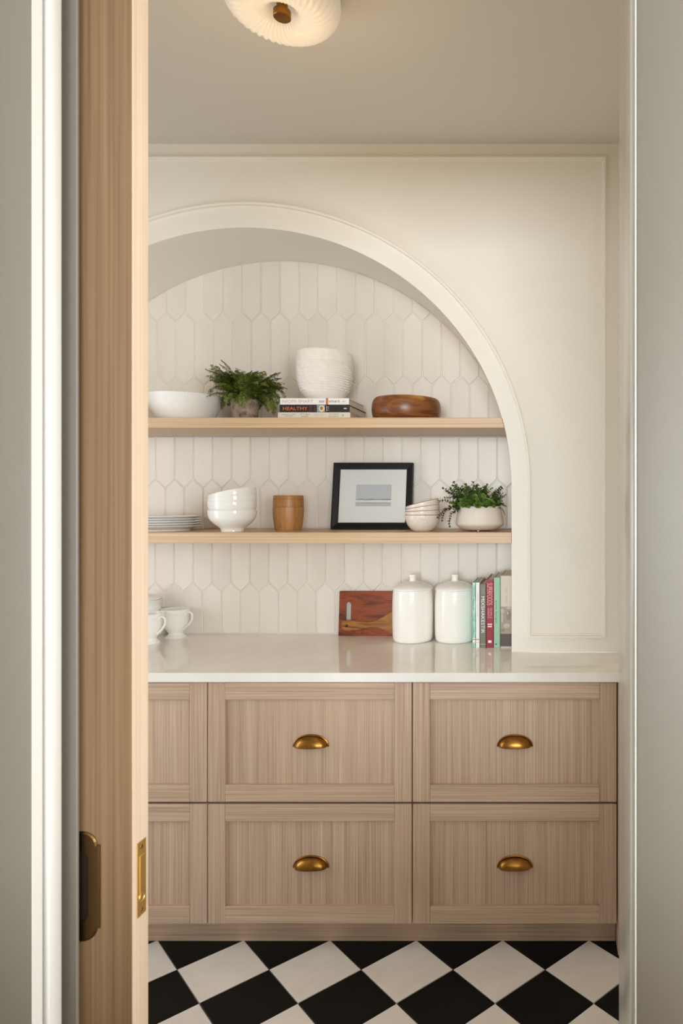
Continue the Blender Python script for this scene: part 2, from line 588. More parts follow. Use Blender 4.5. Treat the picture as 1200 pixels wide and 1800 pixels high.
# back of the niche with its picket tiles
YG = 2.8342                       # grout face, just behind the tile faces
wall_niche = struct(box('wall_niche', CX - AX - 0.05, CX + AX + 0.05, YG, YB + 0.05, 0.885, 2.55, 'grout'))
PITCH, ROW, TIP = 0.0786, 0.2643, 0.0377
SHU_T, SHU_B, SHM_T, SHM_B = 1.772, 1.735, 1.3515, 1.3115
CTOP = 0.915
def tiles():
    t0 = YG
    th = 0.0042
    inner = [(CX + (AX - 0.0015) * math.cos(math.pi * i / 48), SPR + (BZ - 0.0015) * math.sin(math.pi * i / 48)) for i in range(49)]
    full = None
    def hexa(cx, zb):
        zt = zb + ROW + TIP
        h = PITCH / 2
        p = [(cx, zb), (cx + h, zb + TIP), (cx + h, zt - TIP), (cx, zt), (cx - h, zt - TIP), (cx - h, zb + TIP)]
        return inset(p, 0.0014)
    sections = []
    lim = AX * math.sqrt(1 - ((SHU_T - SPR) / BZ) ** 2)
    cap = [p for p in inner if p[1] > SHU_T + 0.01]
    sections.append((-1.6108, 2.2493, [(CX - lim + 0.002, SHU_T + 0.001), (CX + lim - 0.002, SHU_T + 0.001)] + cap))
    hx = (AX - 0.0015) * math.sqrt(1 - ((SHU_B - 0.001 - SPR) / BZ) ** 2)
    lo = [p for p in inner if SHM_T < p[1] < SHU_B - 0.004]
    right = [p for p in lo if p[0] > CX] + [(CX + hx, SHU_B - 0.001)]; left = [(CX - hx, SHU_B - 0.001)] + [p for p in lo if p[0] < CX]
    sections.append((-1.5754, 1.5583, [(CX - AX + 0.0015, SHM_T + 0.001), (CX + AX - 0.0015, SHM_T + 0.001)] + right + left))
    sections.append((-1.5777, 1.1291, [(CX - AX + 0.0015, CTOP + 0.002), (CX + AX - 0.0015, CTOP + 0.002), (CX + AX - 0.0015, SHM_B - 0.001), (CX - AX + 0.0015, SHM_B - 0.001)]))
    for (xj, zhi, region) in sections:
        for m in range(-4, 5):
            zb = zhi + m * ROW - TIP
            x_off = xj + (PITCH / 2 if m % 2 == 0 else 0.0)
            for i in range(-30, 31):
                cx = x_off + i * PITCH
                if not (CX - AX - PITCH < cx < CX + AX + PITCH): continue
                hp = hexa(cx, zb)
                cp = clip_convex(hp, region)
                if len(cp) < 3 or poly_area(cp) < 0.00025: continue
                zc = zb + (ROW + TIP) / 2
                loc = (cx, t0, zc)
                if abs(poly_area(cp) - poly_area(hp)) < 1e-7:
                    if full is None:
                        full = prism('tile', [(p[0] - cx, p[1] - zc) for p in hp], -th, 0, 0.0028)
                    me = full
                else:
                    b = 0.0028 if poly_area(cp) > 0.0012 else 0.0008
                    me = prism('tile', [(p[0] - cx, p[1] - zc) for p in cp], -th, 0, b)
                o = link('tile', me, 'tile_glaze', wall_niche)
                o.location = Vector(loc) - wall_niche.location
                o.rotation_euler = (rng.uniform(-0.004, 0.004), 0, rng.uniform(-0.006, 0.006))
tiles()

# side walls, ceiling, doorway wall
struct(box('wall_right', WR, WR + 0.1, WK, YB + 0.05, 0, CEIL, 'wall_paint'))
struct(box('ceiling', -3.3, 3.1, -6.1, YB + 0.1, CEIL, CEIL + 0.1, 'ceiling_paint'))
SPLIT0, SPLIT1 = 1.1235, 1.1805       # pocket between the two skins of the doorway wall
struct(box('wall_front', DR + 0.02, 3.1, WF, WK, 0, CEIL, 'wall_paint'), 'doorway wall beside the opening')
struct(box('wall_front_pocket', -3.3, DL - 0.02, WF, WF + 0.035, 0, CEIL, 'wall_paint'), 'doorway wall skin in front of the pocket door')
struct(box('wall_pocket_rear', -3.3, DL - 0.02, 1.195, WK, 0, CEIL, 'wall_paint'), 'doorway wall skin behind the pocket door')
struct(box('wall_header', DL - 0.02, DR + 0.02, WF, WK, HEAD + 0.02, CEIL, 'wall_paint'), 'wall above the doorway')

# jambs and casings
struct(box('trim_2', DL - 0.02, DL, WF + 0.006, WF + 0.036, 0, HEAD, 'jamb_paint', bev=0.003, seg=2), 'white jamb lining on the pocket door side')
struct(box('trim_3', DL - 0.06, -0.7795, 1.1135, 1.1195, 0, HEAD, 'dimmed_trim_paint', bev=0.001), 'pale stop strip in front of the pocket door')
struct(box('trim_4', DL - 0.02, DL, 1.18, WK, 0, HEAD, 'jamb_paint', bev=0.002), 'jamb lining behind the pocket door')
struct(box('trim_5', DR, DR + 0.02, WF + 0.004, WK + 0.014, 0, HEAD, 'jamb_paint', bev=0.002, seg=2), 'glossy painted jamb the door slides towards')
struct(box('trim_6', DL - 0.02, DR + 0.02, WF, WF + 0.06, HEAD, HEAD + 0.02, 'jamb_paint'), 'head jamb over the doorway')
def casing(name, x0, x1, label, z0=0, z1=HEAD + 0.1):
    struct(box(name, x0, x1, 1.035, WF - 0.0005, z0, z1, 'dimmed_trim_paint', bev=0.0025, seg=2), label)
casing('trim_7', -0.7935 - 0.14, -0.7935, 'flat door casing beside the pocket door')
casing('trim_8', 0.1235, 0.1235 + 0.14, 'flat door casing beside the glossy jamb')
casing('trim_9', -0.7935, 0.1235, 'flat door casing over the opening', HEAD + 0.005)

struct(box('trim_10', -0.7935, -0.7925, 1.0352, WF - 0.0005, 0, HEAD + 0.002, 'jamb_paint', bev=0.0006), 'added pale strip for the side-lit edge of the casing beside the pocket door')  # thin strip whose pale colour stands for side light on the casing edge
struct(box('trim_11', 0.1213, 0.1235, 1.0352, WF - 0.0005, 0, HEAD + 0.002, 'jamb_paint', bev=0.0004), 'added pale strip for the lit edge of the casing beside the glossy jamb')  # matching added strip, brightness of this inner edge put into the colour

# floors
struct(box('floor_hall', -3.3, 3.1, -6.1, 1.1, -0.06, 0.0, 'hall_wood'), 'floor of the room outside the pantry')
floor = struct(box('floor', WL - 0.05, WR + 0.05, 1.1, YB, -0.06, -0.004, 'floor_grout'))
def floor_tiles():
    D = 0.288; h = D / 2; g = 0.0016
    region = [(WL, 1.1), (WR, 1.1), (WR, 2.30), (WL, 2.30)]
    cache = {}
    for i in range(-12, 5):
        for j in range(-10, 6):
            cx = -0.3184 + i * h
            cy = 2.138 + j * h
            if (i + j) % 2 == 0: continue           # vertices, not tile centres
            black = (i % 2 == 0)
            dia = inset([(cx - h, cy), (cx, cy - h), (cx + h, cy), (cx, cy + h)], g)
            cp = clip_convex(dia, region)
            if len(cp) < 3 or poly_area(cp) < 0.0004: continue
            whole = abs(poly_area(cp) - poly_area(dia)) < 1e-7
            key = black if whole else None
            if key is not None and key in cache:
                me = cache[key]
            else:
                loc = [(p[0] - cx, p[1] - cy) for p in cp]
                n = len(loc)
                ins = inset(loc, 0.0012)
                vs = [(x, y, -0.004) for x, y in loc] + [(x, y, -0.001) for x, y in loc] + [(x, y, 0.0) for x, y in ins]
                fs = [list(range(n))[::-1], [2 * n + k for k in range(n)]]
                for r in range(2):
                    fs += [[r * n + k, r * n + (k + 1) % n, (r + 1) * n + (k + 1) % n, (r + 1) * n + k] for k in range(n)]
                me = mesh('floor_tile', vs, fs)
                me.materials.append(M['black_stone' if black else 'white_stone'])
                if key is not None: cache[key] = me
            o = link('floor_tile', me, None, floor)
            o.location = Vector((cx, cy, 0)) - floor.location
floor_tiles()

# room the camera stands in: walls with two window openings
def wall_with_window(name, label, axis, at, a0, a1, w0, w1, zs, zt, thick, mat='hall_paint'):
    """wall at x=at or y=at spanning a0..a1, opening w0..w1 x zs..zt, as one mesh"""
    bm = bmesh.new()
    for (p0, p1, q0, q1) in ((a0, w0, 0, CEIL), (w1, a1, 0, CEIL), (w0, w1, 0, zs), (w0, w1, zt, CEIL)):
        r = bmesh.ops.create_cube(bm, size=1.0)['verts']
        for v in r:
            u = (p0 + p1) / 2 + v.co.x * (p1 - p0); z = (q0 + q1) / 2 + v.co.z * (q1 - q0); t = at + v.co.y * thick
            v.co = (u, t, z) if axis == 'y' else (t, u, z)
    me = bpy.data.meshes.new(name); bm.to_mesh(me); bm.free()
    struct(link(name, me, mat), label)
wall_with_window('wall_rear', 'wall behind the viewer with a wide window', 'y', -6.1, -3.3, 3.1, -1.15, 1.85, 0.7, 2.6, 0.1)
wall_with_window('wall_side', 'side wall of the outer room with a wide window', 'x', 3.1, -6.1, -1.2, -5.15, -1.65, 0.65, 2.55, 0.1)
wall_with_window('wall_aisle', 'side wall of the outer room with a glazed door at the end of the aisle', 'x', 3.1, -1.2, WF, 0.3, 0.94, 0.2, 2.48, 0.1)
wall_with_window('wall_left', 'pantry end wall with an added window for fill light', 'x', WL - 0.05, WK, YB + 0.05, 1.28, 1.92, 0.5, 1.94, 0.1, 'wall_paint')  # opening added for the pantry fill light
struct(box('wall_far', -3.4, -3.3, -6.1, YB, 0, CEIL, 'hall_paint'), 'far side wall of the outer room')
struct(box('unseen_island', -1.9, 1.7, -1.15, -0.2, 0, 0.92, 'hall_paint', bev=0.004), 'unseen waist high island added to shade the lower doorway')  # unseen block, keeps low window light off the lower casing and cabinets

# ------------------------------------------------------------------ pocket door
DX = -0.6996
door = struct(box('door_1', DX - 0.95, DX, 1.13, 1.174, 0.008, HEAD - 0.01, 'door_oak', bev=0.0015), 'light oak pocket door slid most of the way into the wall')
def door_hardware():
    off = door.location
    # added pale skin: side light on the leading edge, put into colour
    e = box('lit_edge_skin', DX - 0.0004, DX + 0.0008, 1.1308, 1.1732, 0.01, HEAD - 0.012, 'door_oak_lit', door, off=off)
    # flush pull: ogee ended plate with a recessed finger cup
    cx, z0, z1 = -0.783, 0.737, 0.919
    hw, cup = 0.0315, 0.0135
    def plate(hw, z0, z1, shoulder, step):
        pts = []
        r = hw - step
        for i in range(13):
            a = math.pi * i / 12
            pts.append((cx + r * math.cos(a), z1 - shoulder + shoulder * math.sin(a)))
        pts += [(cx - hw, z1 - shoulder), (cx - hw, z0 + shoulder)]
        for i in range(13):
            a = math.pi + math.pi * i / 12
            pts.append((cx + r * math.cos(a), z0 + shoulder + shoulder * math.sin(a)))
        pts += [(cx + hw, z0 + shoulder), (cx + hw, z1 - shoulder)]
        return pts
    P = plate(hw, z0, z1, 0.022, 0.005)
    zc0, zc1 = z0 + 0.034, z1 - 0.032
    C = []
    for i in range(17):
        a = math.pi * i / 16
        C.append((cx + cup * math.cos(a), zc1 - cup + cup * math.sin(a)))
    for i in range(17):
        a = math.pi + math.pi * i / 16
        C.append((cx + cup * math.cos(a), zc0 + cup + cup * math.sin(a)))
    bm = bmesh.new()
    yf, yb = 1.1265, 1.1302
    Pi = inset(P, 0.0025)
    vb = [bm.verts.new((x, yb, z)) for x, z in P]
    vm = [bm.verts.new((x, yf + 0.0018, z)) for x, z in P]
    vf = [bm.verts.new((x, yf, z)) for x, z in Pi]
    cf = [bm.verts.new((x, yf, z)) for x, z in C]
    n = len(P)
    for A, B in ((vb, vm), (vm, vf)):
        for i in range(n):
            bm.faces.new([A[i], A[(i + 1) % n], B[(i + 1) % n], B[i]])
    edges = [bm.edges.get((vf[i], vf[(i + 1) % n])) for i in range(n)]
    nc = len(C)
    for i in range(nc):
        edges.append(bm.edges.new((cf[i], cf[(i + 1) % nc])))
    bmesh.ops.triangle_fill(bm, use_beauty=True, edges=edges)
    bmesh.ops.recalc_face_normals(bm, faces=bm.faces)
    me = bpy.data.meshes.new('flush_pull'); bm.to_mesh(me); bm.free()
    pull = link('flush_pull', me, 'bronze', door, -off)
    pull['label'] = 'bronze flush pull with rounded ends'
    bm = bmesh.new()
    a = [bm.verts.new((x, yf + 0.0002, z)) for x, z in C]
    b = [bm.verts.new((x, 1.1297, z)) for x, z in C]
    for i in range(nc): bm.faces.new([a[i], a[(i + 1) % nc], b[(i + 1) % nc], b[i]])
    bm.faces.new(b)
    bmesh.ops.recalc_face_normals(bm, faces=bm.faces)
    me = bpy.data.meshes.new('finger_cup'); bm.to_mesh(me); bm.free()
    c = link('finger_cup', me, 'bronze_dark', pull)
    # edge pull on the leading edge
    y0, y1 = 1.1405, 1.1655
    ep = box('edge_pull', DX, DX + 0.0022, y0, y1, 0.766, 0.892, 'bright_brass', door, bev=0.0006, off=off)
    ep['label'] = 'polished brass edge pull'
    epo = off + ep.location
    ym = (y0 + y1) / 2
    box('pull_tongue', DX + 0.002, DX + 0.0034, ym - 0.0065, ym + 0.0065, 0.806, 0.868, 'bright_brass', ep, bev=0.0006, off=epo)
    me = lathe_mesh('thumb_recess', [(0, 0.0002), (0.0062, 0.0002), (0.0070, 0.0010), (0.0072, 0)], 20)
    link('thumb_recess', me, 'bright_brass', ep, (DX + 0.0022 - epo.x, ym - epo.y, 0.797 - epo.z), (0, math.pi / 2, 0))
    for z in (0.776, 0.882):
        me = lathe_mesh('screw', [(0, 0.0009), (0.0030, 0.0006), (0.0036, 0)], 14)
        link('screw', me, 'aged_brass', ep, (DX + 0.0022 - epo.x, ym - epo.y, z - epo.z), (0, math.pi / 2, 0))
door_hardware()

# ------------------------------------------------------------------ cabinets, plinth, counter
YC = 2.21
CWID = 0.6633
CAB_R = 0.2015
def cup_pull_meshes():
    a, hh, dep = 0.0545, 0.0345, 0.025
    NU, NV = 36, 10
    vs, fs = [], []
    for j in range(NV + 1):
        ph = (math.pi / 2) * j / NV
        for i in range(NU + 1):
            th = math.pi * i / NU
            c, s = math.cos(th), math.sin(th)
            x = a * c * (1 - 0.10 * math.sin(ph) ** 2)
            z = hh * s * math.cos(ph)
            y = -dep * math.sin(ph) * (max(s, 0.0) ** 0.75)
            x = a * math.copysign(abs(c) ** 0.9, c) * (1 - 0.06 * math.sin(ph))
            vs.append((x, y - 0.0015, z))
    for j in range(NV):
        for i in range(NU):
            k = j * (NU + 1) + i
            fs.append([k, k + 1, k + NU + 2, k + NU + 1])
    me = mesh('cup', vs, fs, 80)
    bm = bmesh.new(); bm.from_mesh(me)
    bmesh.ops.remove_doubles(bm, verts=bm.verts, dist=1e-5)
    bmesh.ops.solidify(bm, geom=list(bm.faces), thickness=0.0018)
    bm.to_mesh(me); bm.free()
    for p in me.polygons: p.use_smooth = True
    me.set_sharp_from_angle(angle=math.radians(50))
    # flange that follows the top edge
    n = 40; vs, fs = [], []
    prof = [(1.0, 0.0), (1.0, -0.003), (0.95, -0.0042), (0.90, -0.003)]
    fa, fh = a + 0.0045, hh + 0.0055
    for (s, y) in prof:
        for i in range(n + 1):
            th = math.pi * i / n
            c = math.cos(th)
            vs.append((fa * s * math.copysign(abs(c) ** 0.92, c), y, fh * s * math.sin(th)))
    for j in range(len(prof) - 1):
        for i in range(n):
            k = j * (n + 1) + i
            fs.append([k, k + 1, k + n + 2, k + n + 1])
    me2 = mesh('flange', vs, fs, 60)
    me.materials.append(M['aged_brass']); me2.materials.append(M['aged_brass'])
    # join: one pull is one mesh
    bm = bmesh.new(); bm.from_mesh(me); bm.from_mesh(me2)
    out = bpy.data.meshes.new('cup_pull'); bm.to_mesh(out); bm.free()
    out.materials.append(M['aged_brass'])
    for p in out.polygons: p.use_smooth = True
    out.set_sharp_from_angle(angle=math.radians(45))
    return out
PULL = cup_pull_meshes()
ROWS = ((0.4916, 0.8785), (0.0957, 0.4866))
ST, TH = 0.0555, 0.022
DW = CWID - 0.0035
DH = ROWS[0][1] - ROWS[0][0]
PANEL = bevelled_box_mesh('drawer', DW - 2 * ST + 0.004, 0.012, DH - 2 * ST + 0.004)
STILE = bevelled_box_mesh('stile', ST, TH, DH, 0.0012)
RAIL = bevelled_box_mesh('rail', DW - 2 * ST - 0.0006, TH, ST, 0.0012)
for me, mt in ((PANEL, 'oak_z'), (STILE, 'oak_z'), (RAIL, 'oak_x')): me.materials.append(M[mt])
labels = ['oak drawer cabinet at the end of the run, under the stacked books and wall panel',
          'oak drawer cabinet in the middle of the run, under the cutting board and canisters',
          'oak drawer cabinet partly hidden behind the pocket door, under the white cups']
for c in range(3):
    xr = CAB_R - c * CWID; xl = xr - CWID; xm = (xl + xr) / 2
    cab = thing('drawer_cabinet', labels[c], 'cabinet', (xm, YC, 0.0), group='oak drawer cabinets')
    box('carcass', -CWID / 2 + 0.0002, CWID / 2 - 0.0002, 0.0255, 0.575, 0.096, 0.884, 'dark_gap', cab)
    for (z0, z1) in ROWS:
        zm = (z0 + z1) / 2
        d = link('drawer', PANEL, None, cab, (0, 0.013 + 0.006, zm))
        for s in (-1, 1):
            link('stile', STILE, None, d, (s * (DW / 2 - ST / 2), TH / 2 - 0.019, 0))
            link('rail', RAIL, None, d, (0, TH / 2 - 0.019, s * (DH / 2 - ST / 2)))
        p = link('cup_pull', PULL, None, d, (0, -0.0061, -0.0175))
        p['label'] = 'aged brass cup pull'
box_o = box('toe_kick', WL, WR - 0.0335, 2.276, 2.294, 0.0, 0.0955, 'oak_x')
tag(box_o, 'recessed oak toe kick board running under the drawer cabinets', 'toe kick')
fil = box('filler_panel', CAB_R + 0.002, WR - 0.001, YC - 0.008, 2.3, 0.0, 0.884, 'oak_z', bev=0.001)
tag(fil, 'narrow oak filler panel standing on the floor beside the end cabinet', 'panel')
cnt = box('countertop', WL + 0.001, WR - 0.001, 2.19, YG - 0.0008, 0.885, CTOP, 'quartz', bev=0.0003)
tag(cnt, 'pale polished quartz countertop over the oak drawers', 'countertop')

# ------------------------------------------------------------------ shelves
def shelf(name, z0, z1, label):
    def half(z):
        return AX if z <= SPR else AX * math.sqrt(1 - ((z - SPR) / BZ) ** 2)
    y0, y1 = 2.497, YB - 0.0145 + 0.0005
    h0, h1 = half(z0) - 0.0015, half(z1) - 0.0015
    zc = (z0 + z1) / 2
    vs = []
    for y in (y0, y1):
        vs += [(-h0, y - y0, z0 - zc), (h0, y - y0, z0 - zc), (h1, y - y0, z1 - zc), (-h1, y - y0, z1 - zc)]
    fs = [[0, 1, 2, 3], [4, 5, 6, 7], [0, 1, 5, 4], [1, 2, 6, 5], [2, 3, 7, 6], [3, 0, 4, 7]]
    me = mesh(name, vs, fs)
    bm = bmesh.new(); bm.from_mesh(me)
    bmesh.ops.bevel(bm, geom=list(bm.edges), offset=0.0012, segments=1, affect='EDGES')
    bm.to_mesh(me); bm.free()
    o = link(name, me, 'shelf_oak', None, (CX, y0, zc))
    return tag(o, label, 'shelf', 'floating oak shelves in the arch')
shelf('shelf', SHU_B, SHU_T, 'upper pale oak shelf in the arched niche holding the fern and wooden bowl')
shelf('shelf', SHM_B, SHM_T, 'lower pale oak shelf in the arched niche holding the picture frame')

# ------------------------------------------------------------------ ceiling light
def ceiling_light():
    lx, ly = -0.675, 1.69
    root = thing('ceiling_light', 'ribbed white glass donut ceiling light with brass centre knob', 'ceiling light', (lx, ly, CEIL))
    R, rx, rz = 0.080, 0.056, 0.055
    nr = 40
    NU, NV = nr * 8, 40
    vs, fs = [], []
    for i in range(NU):
        for j in range(NV):
            ph = 2 * math.pi * j / NV
            th = 2 * math.pi * i / NU
            tw = th + 0.30 * math.sin(ph) * 0 + 0.22 * math.cos(ph)
            rib = abs(math.sin(nr * tw / 2)) ** 0.8
            out = max(0.0, (math.cos(ph) + 1.25) / 2.25)
            k = 1 + (rib - 0.6) * 0.15 * out
            r = R + rx * k * math.cos(ph)
            z = -0.057 + rz * k * math.sin(ph)
            vs.append((r * math.cos(th), r * math.sin(th), z))
    for i in range(NU):
        for j in range(NV):
            i2, j2 = (i + 1) % NU, (j + 1) % NV
            fs.append([i * NV + j, i2 * NV + j, i2 * NV + j2, i * NV + j2])
    link('glass_shade', mesh('glass_shade', vs, fs, 70), 'opal_glass', root)
    link('inner_dish', lathe_mesh('inner_dish', [(0, -0.052), (0.03, -0.053), (0.05, -0.06), (0.05, -0.05), (0, -0.045)], 48, 60), 'opal_glass', root)
    k = link('knob', lathe_mesh('knob', [(0, -0.108), (0.0195, -0.108), (0.021, -0.1065), (0.021, -0.091), (0.019, -0.090), (0.013, -0.089), (0.013, -0.05), (0, -0.05)], 40, 35), 'aged_brass', root)
    k['label'] = 'round brass knob'
    bulb = bpy.data.lights.new('lamp_bulb', 'POINT')
    bulb.energy, bulb.color, bulb.shadow_soft_size = 1.7, (1.0, 0.66, 0.34), 0.09
    b = bpy.data.objects.new('lamp_bulb', bulb)
    COL.objects.link(b); b.location = (lx, ly, CEIL - 0.45)
ceiling_light()

# ------------------------------------------------------------------ books
def book(name, label, w, h, dep, cover, loc, rot=(0, 0, 0), group=None, board=0.0026, hard=True, pages='paper', boards=None):
    root = thing(name, label, 'book', loc, rot, group)
    # local: spine plane at y=0 facing -y, x across the thickness, z up from 0
    ov = 0.003 if hard else 0.0003
    bm = bmesh.new()
    def cube(x0, x1, y0, y1, z0, z1, b=0.0006):
        r = bmesh.ops.create_cube(bm, size=1.0)['verts']
        for v in r: v.co = ((x0 + x1) / 2 + v.co.x * (x1 - x0), (y0 + y1) / 2 + v.co.y * (y1 - y0), (z0 + z1) / 2 + v.co.z * (z1 - z0))
    # u-shaped case as one profile
    t = board
    prof = [(-w / 2, dep), (-w / 2, 0.0012), (-w / 2 + 0.0012, 0), (w / 2 - 0.0012, 0), (w / 2, 0.0012), (w / 2, dep), (w / 2 - t, dep), (w / 2 - t, t), (-w / 2 + t, t), (-w / 2 + t, dep)]
    n = len(prof)
    vs = [(x, y, 0) for x, y in prof] + [(x, y, h) for x, y in prof]
    fs = [[i, (i + 1) % n, n + (i + 1) % n, n + i] for i in range(n)]
    for o in (0, n):
        fs += [[o + 0, o + 1, o + 8, o + 9], [o + 1, o + 2, o + 3, o + 4, o + 7, o + 8], [o + 4, o + 5, o + 6, o + 7]]
    bm.free()
    link('cover', mesh('cover', vs, fs), cover, root)
    me = bevelled_box_mesh('pages', w - 2 * t - 0.0002, dep - t - ov, h - 2 * ov, 0.0004)
    link('pages', me, pages, root, (0, t + (dep - t - ov) / 2, h / 2))
    return root

SPINE = Matrix(((0, 1, 0, 0), (0, 0, -1, 0), (-1, 0, 0, 0), (0, 0, 0, 1)))   # text x -> -z, text y -> +x, normal -> -y
def spine_text(root, body, z, length, height, mat, x=0.0, bold=0.0, spacing=1.0, upright=False, name='lettering'):
    me = text_mesh(body, length, height, bold=bold, spacing=spacing)
    me.transform(SPINE)
    o = link(name, me, mat, root, (x, -0.0004, z))
    return o
def spine_patch(root, name, x0, x1, z0, z1, mat, y=-0.0003):
    me = mesh(name, [(x0, y, z0), (x1, y, z0), (x1, y, z1), (x0, y, z1), (x0, 0.0006, z0), (x1, 0.0006, z0), (x1, 0.0006, z1), (x0, 0.0006, z1)],
              [[0, 1, 2, 3], [4, 5, 6, 7], [0, 1, 5, 4], [1, 2, 6, 5], [2, 3, 7, 6], [3, 0, 4, 7]])
    return link(name, me, mat, root)
def spine_disc(root, name, x, z, rx, rz, mat, n=20, y=-0.0005, wob=0.0):
    vs = [(x + rx * (1 + rng.uniform(-wob, wob)) * math.cos(2 * math.pi * i / n), y, z + rz * math.sin(2 * math.pi * i / n)) for i in range(n)]
    vs2 = [(a, 0.0005, c) for a, b, c in vs]
    fs = [list(range(n)), list(range(n, 2 * n))] + [[i, (i + 1) % n, n + (i + 1) % n, n + i] for i in range(n)]
    return link(name, mesh(name, vs + vs2, fs), mat, root)

FLAT = (0, -math.pi / 2, 0)      # top of the book to -x, spine towards the viewer
def flat_books():
    yb = 2.55
    g = 'cookbooks lying flat under the white pot'
    z = SHU_T + 0.0003
    x = lambda px: (px - VX) * yb / F
    # lowest: cream
    w3 = 0.0255; L3 = x(616) - x(489)
    b = book('book', 'cream cookbook lying lowest in the stack under the white pot', w3, L3, 0.205, 'book_cream', (x(616), yb - 0.004, z + w3 / 2), FLAT, g, boards='ink_black')
    for body, px, ln, hx, hgt, mt in (('BREAKFAST LUNCH', 508.5, 0.05, 0.005, 0.0034, 'ink_grey'), ('DINNER', 508.5, 0.03, -0.001, 0.0034, 'ink_grey'), ("IT'S ALL", 537, 0.038, 0.0055, 0.0048, 'ink_grey'), ('EASY', 537, 0.026, -0.0025, 0.0048, 'ink_grey'),
                                      ('DELICIOUS WEEKDAY', 562, 0.046, 0.005, 0.003, 'ink_tan'), ('RECIPES', 562, 0.03, -0.001, 0.003, 'ink_tan'), ('GWYNETH', 587, 0.038, 0.0055, 0.0045, 'ink_grey'), ('PALTROW', 587, 0.036, -0.0025, 0.0045, 'ink_grey'), ('IB', 603, 0.006, 0.002, 0.008, 'ink_grey')):
        spine_text(b, body, (616 - px) * yb / F, ln, hgt, mt, x=hx)
    z += w3 + 0.0002
    # middle: black
    w2 = 0.0285; L2 = x(614) - x(491.5)
    b = book('book', 'black cookbook with orange HEALTHY lettering in the middle of the flat stack', w2, L2, 0.225, 'book_black', (x(614), yb - 0.001, z + w2 / 2), FLAT, g)
    zz = lambda px: (614 - px) * yb / F
    spine_text(b, 'HEALTHY', zz(519), 0.092, 0.0125, 'ink_orange', bold=0.012)
    spine_patch(b, 'rule', -0.0095, 0.0095, zz(547.5), zz(547.2), 'ink_orange')
    for px, body in ((544.5, 'EVERY'), (553.5, 'DAY')):
        me = text_mesh(body, 0.019, 0.0065 if body == 'DAY' else 0.005, bold=0.01)
        me.transform(Matrix(((-1, 0, 0, 0), (0, 0, -1, 0), (0, -1, 0, 0), (0, 0, 0, 1))))
        me.transform(Matrix.Rotation(math.pi, 4, 'Y'))
        link('lettering', me, 'ink_orange_dark', b, (0, -0.0004, zz(px)))
    spine_patch(b, 'photo', -0.0135, 0.0135, zz(571), zz(557), 'food_blue')
    spine_disc(b, 'dish', 0, zz(565.5), 0.0118, 0.0112, 'food_cream', wob=0.06)
    spine_disc(b, 'food', 0.001, zz(565), 0.0062, 0.006, 'food_brown', y=-0.0007, wob=0.3)
    spine_patch(b, 'rule', -0.011, 0.011, zz(573.9), zz(573.5), 'ink_white')
    for k, hx in enumerate((0.0055, -0.0005, -0.0065)):
        spine_text(b, ('PETE', 'QUICK', 'EASY')[k], zz(576.5), 0.0085, 0.003, 'ink_white', x=hx)
    spine_text(b, 'MD', zz(607), 0.011, 0.0055, 'ink_white', bold=0.03)
    z += w2 + 0.0002
    # top: white
    w1 = 0.0245; L1 = x(613) - x(492)
    b = book('book', 'white cookbook lettered eat smart, topmost of the flat stack', w1, L1, 0.205, 'book_white', (x(613), yb, z + w1 / 2), FLAT, g)
    zz = lambda px: (613 - px) * yb / F
    spine_text(b, 'NIOMI SMART', zz(523.5), 0.114, 0.0105, 'ink_tan', bold=-0.008)
    spine_text(b, 'eat', zz(565.5), 0.0205, 0.0085, 'ink_navy')
    spine_patch(b, 'orange_bar', -w1 / 2 + 0.0001, w1 / 2 - 0.0001, zz(576.5), zz(572.5), 'ink_orange')
    spine_text(b, 'smart', zz(587.5), 0.041, 0.0085, 'ink_navy')
    spine_disc(b, 'publisher_mark', 0, zz(603), 0.0018, 0.0018, 'ink_black')
    spine_text(b, '13', zz(606.5), 0.004, 0.006, 'ink_grey')
    return z + w1
STACK_TOP = flat_books()

